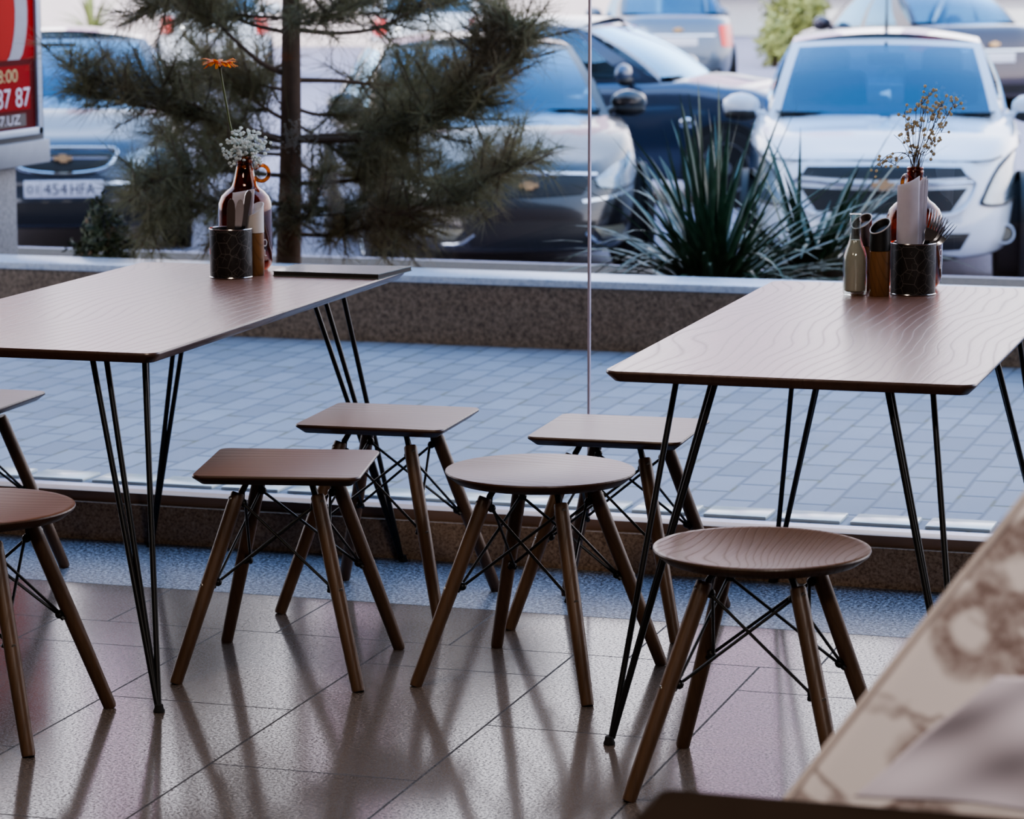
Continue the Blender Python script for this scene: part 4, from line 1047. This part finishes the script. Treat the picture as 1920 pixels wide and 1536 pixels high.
# --- white car, nose to the window
WHITE = paint('white car paint', '#ccd5de', 0., .3)
white, T, I = make_car('car', 'white car facing the window on the right', WHITE, L=4.4, W=1.74, H=1.49, cowl=.98, wtop=.30, rtop=-.9, rbot=-1.5, hood=.80, hcowl=.95, belt=.97, deck=1.03)
strip(white, T, 'upper_grille', [(-.46, .745), (0, .755), (.46, .745)], [(-.50, .69), (0, .675), (.50, .69)], M['car_black'])
strip(white, T, 'lower_grille', [(-.50, .625), (0, .61), (.50, .625)], [(-.40, .49), (0, .475), (.40, .49)], M['car_black'])
bar(white, T, 'chrome_bar', [(-.53, .66), (-.25, .648), (0, .645), (.25, .648), (.53, .66)], .012, M['chrome'])
bar(white, T, 'grille_surround', [(-.50, .70), (-.55, .63), (-.42, .475), (0, .455), (.42, .475), (.55, .63), (.50, .70)], .011, WHITE)
emblem(white, T, 0, .648, .07, off=.045)
strip(white, T, 'headlight', [(.595, .56), (.67, .70), (.76, .785), (.845, .83)], [(.60, .53), (.69, .515), (.78, .53), (.85, .58)], M['lamp_in'], off=.01, mirror=True, rows=7)
strip(white, T, 'headlight_lens', [(.595, .56), (.67, .70), (.76, .785), (.845, .83)], [(.60, .53), (.69, .515), (.78, .53), (.85, .58)], M['lens'], off=.022, mirror=True, rows=7)
bar(white, T, 'headlight_trim', [(.845, .835), (.76, .79), (.67, .705), (.595, .56), (.60, .525), (.69, .51), (.78, .525), (.85, .575)], .010, M['car_black'], mirror=True)
strip(white, T, 'lower_intake', [(-.52, .36), (0, .37), (.52, .36)], [(-.46, .26), (0, .25), (.46, .26)], M['car_black'])
disc_on(white, T, 'fog_lamp', .735, .325, .05, M['fog'], ring=WHITE)
bar(white, T, 'bumper_lip', [(-.8, .235), (-.4, .215), (0, .21), (.4, .215), (.8, .235)], .018, M['car_black'])
bar(white, T, 'bonnet_seam', [(-.84, .86), (-.70, .79), (-.5, .775), (0, .785), (.5, .775), (.70, .79), (.84, .86)], .006, M['car_black'], off=.004)
MB().tube([(0, .12, 1.49), (0, .06, 1.60), (0, -.06, 1.78)], [.014, .008, .004], 8).build('antenna', M['car_black'], white)
# --- black car in the centre
BLACK = paint('black car paint', '#17161a', 0., .25, .8)
black, T, I = make_car('car', 'glossy black car behind the pine tree, nose to the window', BLACK, L=4.75, W=1.80, H=1.45, cowl=.98, wtop=.22, rtop=-1.0, rbot=-1.75, hood=.75, hcowl=.95, belt=.95, deck=1.0, n=3.2)
strip(black, T, 'upper_grille', [(-.42, .665), (0, .675), (.42, .665)], [(-.34, .56), (0, .545), (.34, .56)], M['car_black'])
bar(black, T, 'chrome_bar', [(-.44, .67), (0, .685), (.44, .67)], .014, M['chrome'])
emblem(black, T, 0, .62, .06, off=.03)
hl_t, hl_b = [(.43, .645), (.55, .71), (.70, .765), (.82, .77)], [(.45, .60), (.56, .585), (.70, .60), (.84, .67)]
strip(black, T, 'headlight', hl_t, hl_b, M['lamp_in'], off=.01, mirror=True, rows=6)
strip(black, T, 'headlight_lens', hl_t, hl_b, M['lens'], off=.022, mirror=True, rows=6)
strip(black, T, 'bumper_crease', [(.33, .525), (.55, .545), (.78, .59)], [(.34, .508), (.56, .528), (.78, .574)], M['chrome'], off=.006, mirror=True, rows=2)
strip(black, T, 'lower_intake', [(-.42, .40), (0, .41), (.42, .40)], [(-.36, .25), (0, .24), (.36, .25)], M['car_black'])
strip(black, T, 'fog_lamp', [(.40, .36), (.62, .36)], [(.46, .29), (.67, .295)], M['fog'], off=.012, mirror=True, rows=3)
bar(black, T, 'fog_trim', [(.34, .33), (.45, .265), (.68, .268)], .011, M['chrome'], mirror=True)
# --- dark car on the left with the readable plate
SLATE = paint('dark slate car paint', '#2f3a49', .5, .25)
slate, T, I = make_car('car', 'dark slate car behind the poster stand, with a readable number plate', SLATE, L=4.5, W=1.72, H=1.45, cowl=.95, wtop=.22, rtop=-.95, rbot=-1.6, hood=.78, hcowl=.97, belt=.95, deck=1.0)
strip(slate, T, 'upper_grille', [(-.33, .695), (0, .70), (.33, .695)], [(-.27, .60), (0, .58), (.27, .60)], M['car_black'])
bar(slate, T, 'grille_surround', [(-.34, .725), (0, .73), (.34, .725), (.355, .69), (.27, .595), (0, .565), (-.27, .595), (-.355, .69), (-.34, .725)], .013, M['chrome'])
bar(slate, T, 'chrome_bar', [(-.30, .665), (0, .67), (.30, .665)], .013, M['chrome'])
emblem(slate, T, 0, .668, .06, off=.035)
hl_t, hl_b = [(.42, .68), (.55, .72), (.70, .745), (.80, .74)], [(.43, .60), (.55, .585), (.70, .59), (.80, .62)]
strip(slate, T, 'headlight', hl_t, hl_b, M['lamp_in'], off=.01, mirror=True); strip(slate, T, 'headlight_lens', hl_t, hl_b, M['lens'], off=.022, mirror=True)
strip(slate, T, 'bumper_strip', [(-.8, .52), (0, .51), (.8, .52)], [(-.8, .50), (0, .488), (.8, .50)], M['chrome'], off=.006, rows=2)
strip(slate, T, 'lower_intake', [(-.62, .385), (0, .385), (.62, .385)], [(-.55, .24), (0, .23), (.55, .24)], M['car_black'])
plate(slate, T, 0, .47, [('01', -.205, .07, .055), ('454', -.055, .155, .075), ('HFA', .125, .16, .075)])
# --- blue-grey car crossing behind
BLUE = paint('blue grey car paint', '#34435a', .45, .25)
blue, T, I = make_car('car', 'blue-grey car seen from the side between the black and white cars', BLUE, L=4.5, W=1.74, H=1.46, cowl=.92, wtop=.12, rtop=-1.0, rbot=-1.7, hood=.74, hcowl=.97, belt=.95, deck=1.0)
for sx in (-1, 1):
    h_ = T.ray_cast(Vector((sx*3, 1.0, .66)), Vector((-sx, 0, 0)))
    if h_[0]: MB().ball(h_[0], .045, 2, (.3, 1.5, 1.)).build('side_repeater', M['chrome'], blue)
hl_t, hl_b = [(.42, .66), (.6, .71), (.78, .72)], [(.43, .58), (.6, .57), (.80, .62)]
strip(blue, T, 'headlight', hl_t, hl_b, M['lamp_in'], off=.01, mirror=True)
strip(blue, T, 'upper_grille', [(-.35, .65), (.35, .65)], [(-.3, .54), (.3, .54)], M['car_black'])
# --- cars seen from behind
def rear_kit(c, T, lamp, txt=None, emb=True, bumper=None):
    strip(c, T, 'tail_lamp', lamp[0], lamp[1], M['tail'], dy=-1, off=.012, mirror=True)
    plate(c, T, 0, lamp[2], txt, dy=-1)
    if emb: emblem(c, T, 0, lamp[2]+.16, .07, dy=-1)
    strip(c, T, 'boot_trim', [(-.5, lamp[2]+.10), (.5, lamp[2]+.10)], [(-.5, lamp[2]+.075), (.5, lamp[2]+.075)], M['chrome'], dy=-1, off=.01, rows=1)
    strip(c, T, 'rear_bumper_insert', [(-.6, .36), (.6, .36)], [(-.55, .26), (.55, .26)], M['car_black'], dy=-1, off=.008)
GREY = paint('grey car paint', '#5f6a78', .5, .3)
grey, T, I = make_car('car', 'grey car seen from behind, far back above the blue-grey car', GREY, L=4.4, W=1.70, H=1.47, cowl=.95, wtop=.25, rtop=-.95, rbot=-1.5, deck=1.04, seats=False)
rear_kit(grey, T, ([(.56, .93), (.72, .95), (.80, .93)], [(.60, .66), (.72, .64), (.82, .66)], .72))
PLUM = paint('dark plum car paint', '#37313c', .4, .25)
plum, T, I = make_car('car', 'dark plum car seen from behind at an angle, top right corner', PLUM, L=4.5, W=1.76, H=1.47, cowl=.95, wtop=.25, rtop=-.95, rbot=-1.6, deck=1.04, seats=False)
rear_kit(plum, T, ([(.50, .90), (.68, .93), (.82, .90)], [(.52, .76), (.68, .74), (.83, .76)], .68))
FARW = paint('far white car paint', '#e6e8e8', 0., .3)
far1, T, I = make_car('car', 'white car seen from behind through the left pine branches', FARW, L=4.2, W=1.68, H=1.48, cowl=.95, wtop=.25, rtop=-1.0, rbot=-1.5, deck=1.03, seats=False)
rear_kit(far1, T, ([(.58, .97), (.70, 1.0), (.79, .97)], [(.60, .74), (.70, .72), (.80, .74)], .62))
far2 = copy_tree(far1); far2['label'] = 'white car seen from behind, right of the pine trunk at the top edge'

put(white, 1657, 345, 20.3, 0); put(black, 893, 330, 20.8, 8); put(slate, 119, 330, 22.35, 0); put(blue, 1125, 150, 25.2, 72)
put(grey, 1240, 75, 43.0, 186); put(plum, 1702, 85, 38.5, 208); put(far1, 402, 50, 46, 180); put(far2, 803, 40, 45, 180)

# ------------------------------------------------------------------ far background
def hpt(px, d, z): p = ond(px, 0, d); return Vector((p.x, p.y, z))
def wallbox(nm, px0, px1, d, z0, z1, mt, label, th=.4):
    a, b_ = hpt(px0, d, 0), hpt(px1, d, 0); c = (a+b_)/2; dx = (b_-a); g = MB().box((0, 0, 0), (dx.length, th, z1-z0)); o = g.build(nm, mt, smooth=False)
    o.location = (c.x, c.y, (z0+z1)/2); o.rotation_euler.z = atan2(dx.y, dx.x); o['kind'] = 'structure'; o['label'] = label; return o
wallbox('wall_far', -700, 1230, 60, RZ, 4.6, M['far_wall'], 'pale pink rendered wall at the far side of the car park')
wallbox('wall_far_right', 1240, 2700, 66, RZ, 4.2, M['white_wall'], 'white wall at the far side of the car park')
wallbox('trim_far', 1240, 2700, 65.6, .28, .42, M['far_wall'], 'pale band on the far white wall', .3)
M['lilac_render'] = simple('lilac pink render', '#d8bccb', .9, vary=.05, scale=1)
for i, (x0, x1, d, h) in enumerate(((150, 240, 68, 34), (590, 745, 66, 30), (1290, 1500, 70, 34), (1730, 1790, 72, 28))):
    wallbox('wall_far_tower_%d' % (i+1), x0, x1, d, RZ, h, M['lilac_render'], 'tall lilac building across the car park, seen mirrored in the floor', 3.)
M['far_leaf'] = simple('yellow green leaves', '#8f9455', .7, vary=.4, scale=4)
M['far_leaf_dark'] = simple('dark green leaves', '#4c5a3a', .7, vary=.4, scale=4)
p = hpt(1500, 52, RZ); leafy('bush', 'yellow-green bush far behind, between the grey and plum cars', 'bush', p, .75, 1500, M['far_leaf'], .11, 8, (.8, .8, 1.2))
p = hpt(1455, 50, RZ); leafy('bush', 'small yellow-green bush beside the white car roof', 'bush', p, .42, 600, M['far_leaf'], .09, 9, (.7, .8, 1.1))
pt = thing('palm_plant', 'spiky palm-like plant above the slate car roof', 'plant', hpt(172, 36, RZ)); g = MB(); r3 = random.Random(2)
for i in range(46): strap(g, (0, 0, .95), r3.uniform(0, 2*pi), radians(r3.uniform(-5, 80)), r3.uniform(.4, .7), .022, .8)
g.build('leaves', M['far_leaf'], pt, angle=80); MB().tube([(0, 0, 0), (.02, 0, .5), (0, 0, 1.)], [.1, .08, .07], 10).build('stem', M['bark'], pt)

# ------------------------------------------------------------------ light
W = bpy.data.worlds.new('sky'); SC.world = W; W.use_nodes = True; nt_ = W.node_tree; nt_.nodes.clear()
def wn(t, **kw):
    o = nt_.nodes.new(t)
    for k_, v in kw.items(): setattr(o, k_, v)
    return o
wo = wn('ShaderNodeOutputWorld'); bg = wn('ShaderNodeBackground'); tc = wn('ShaderNodeTexCoord'); sx_ = wn('ShaderNodeSeparateXYZ'); rp = wn('ShaderNodeValToRGB')
L_ = nt_.links.new; L_(tc.outputs['Generated'], sx_.inputs[0]); L_(sx_.outputs[2], rp.inputs[0]); L_(rp.outputs[0], bg.inputs[0]); L_(bg.outputs[0], wo.inputs[0])
cr = rp.color_ramp; cr.elements[0].position = 0; cr.elements[0].color = (.80, .74, .76, 1); cr.elements[1].position = 1.; cr.elements[1].color = (.17, .38, .78, 1)
for p_, c_ in ((.08, (1.12, 1.0, 1.05, 1)), (.28, (1.0, .97, 1.06, 1)), (.55, (.56, .67, .92, 1))):
    e = cr.elements.new(p_); e.color = c_; e.position = p_
bg.inputs[1].default_value = 3.3
sun = bpy.data.lights.new('sun', 'SUN'); so = bpy.data.objects.new('sun', sun); COL.objects.link(so); sun.energy = 2.6; sun.angle = radians(1.5); sun.color = (1, .93, .84)
so.rotation_euler = Vector((-.12, -.83, .60)).to_track_quat('Z', 'Y').to_euler()
po = bpy.data.lights.new('window_light_portal', 'AREA'); po.shape = 'RECTANGLE'; po.size = XR-XL; po.size_y = ZC-.12; po.cycles.is_portal = True
pob = bpy.data.objects.new('window_light_portal', po); COL.objects.link(pob); pob.location = ((XL+XR)/2, 7.16, (ZC+.12)/2); pob.rotation_euler = (radians(-90), 0, 0)
for i, (x, y) in enumerate(((-2.6, 1.4), (.9, 1.3), (-2.2, 4.9))):  # unseen lamps added under the ceiling to brighten the interior
    a = bpy.data.lights.new('fill_light', 'AREA'); a.shape = 'DISK'; a.size = .9; a.energy = (36, 90, 22)[i]; a.color = ((1, .84, .70), (1, .93, .90), (1, .84, .70))[i]
    ao = bpy.data.objects.new('fill_light', a); COL.objects.link(ao); ao.location = (x, y, ZC-.05)
SC.cycles.use_denoising = True
SC.cycles.max_bounces = 10; SC.cycles.transparent_max_bounces = 24; SC.cycles.transmission_bounces = 10; SC.cycles.glossy_bounces = 6
SC.cycles.caustics_refractive = False; SC.cycles.caustics_reflective = False; SC.cycles.sample_clamp_indirect = 6
SC.view_settings.view_transform = 'AgX'; SC.view_settings.look = 'AgX - Medium High Contrast'; SC.view_settings.exposure = .40; SC.view_settings.gamma = 1.
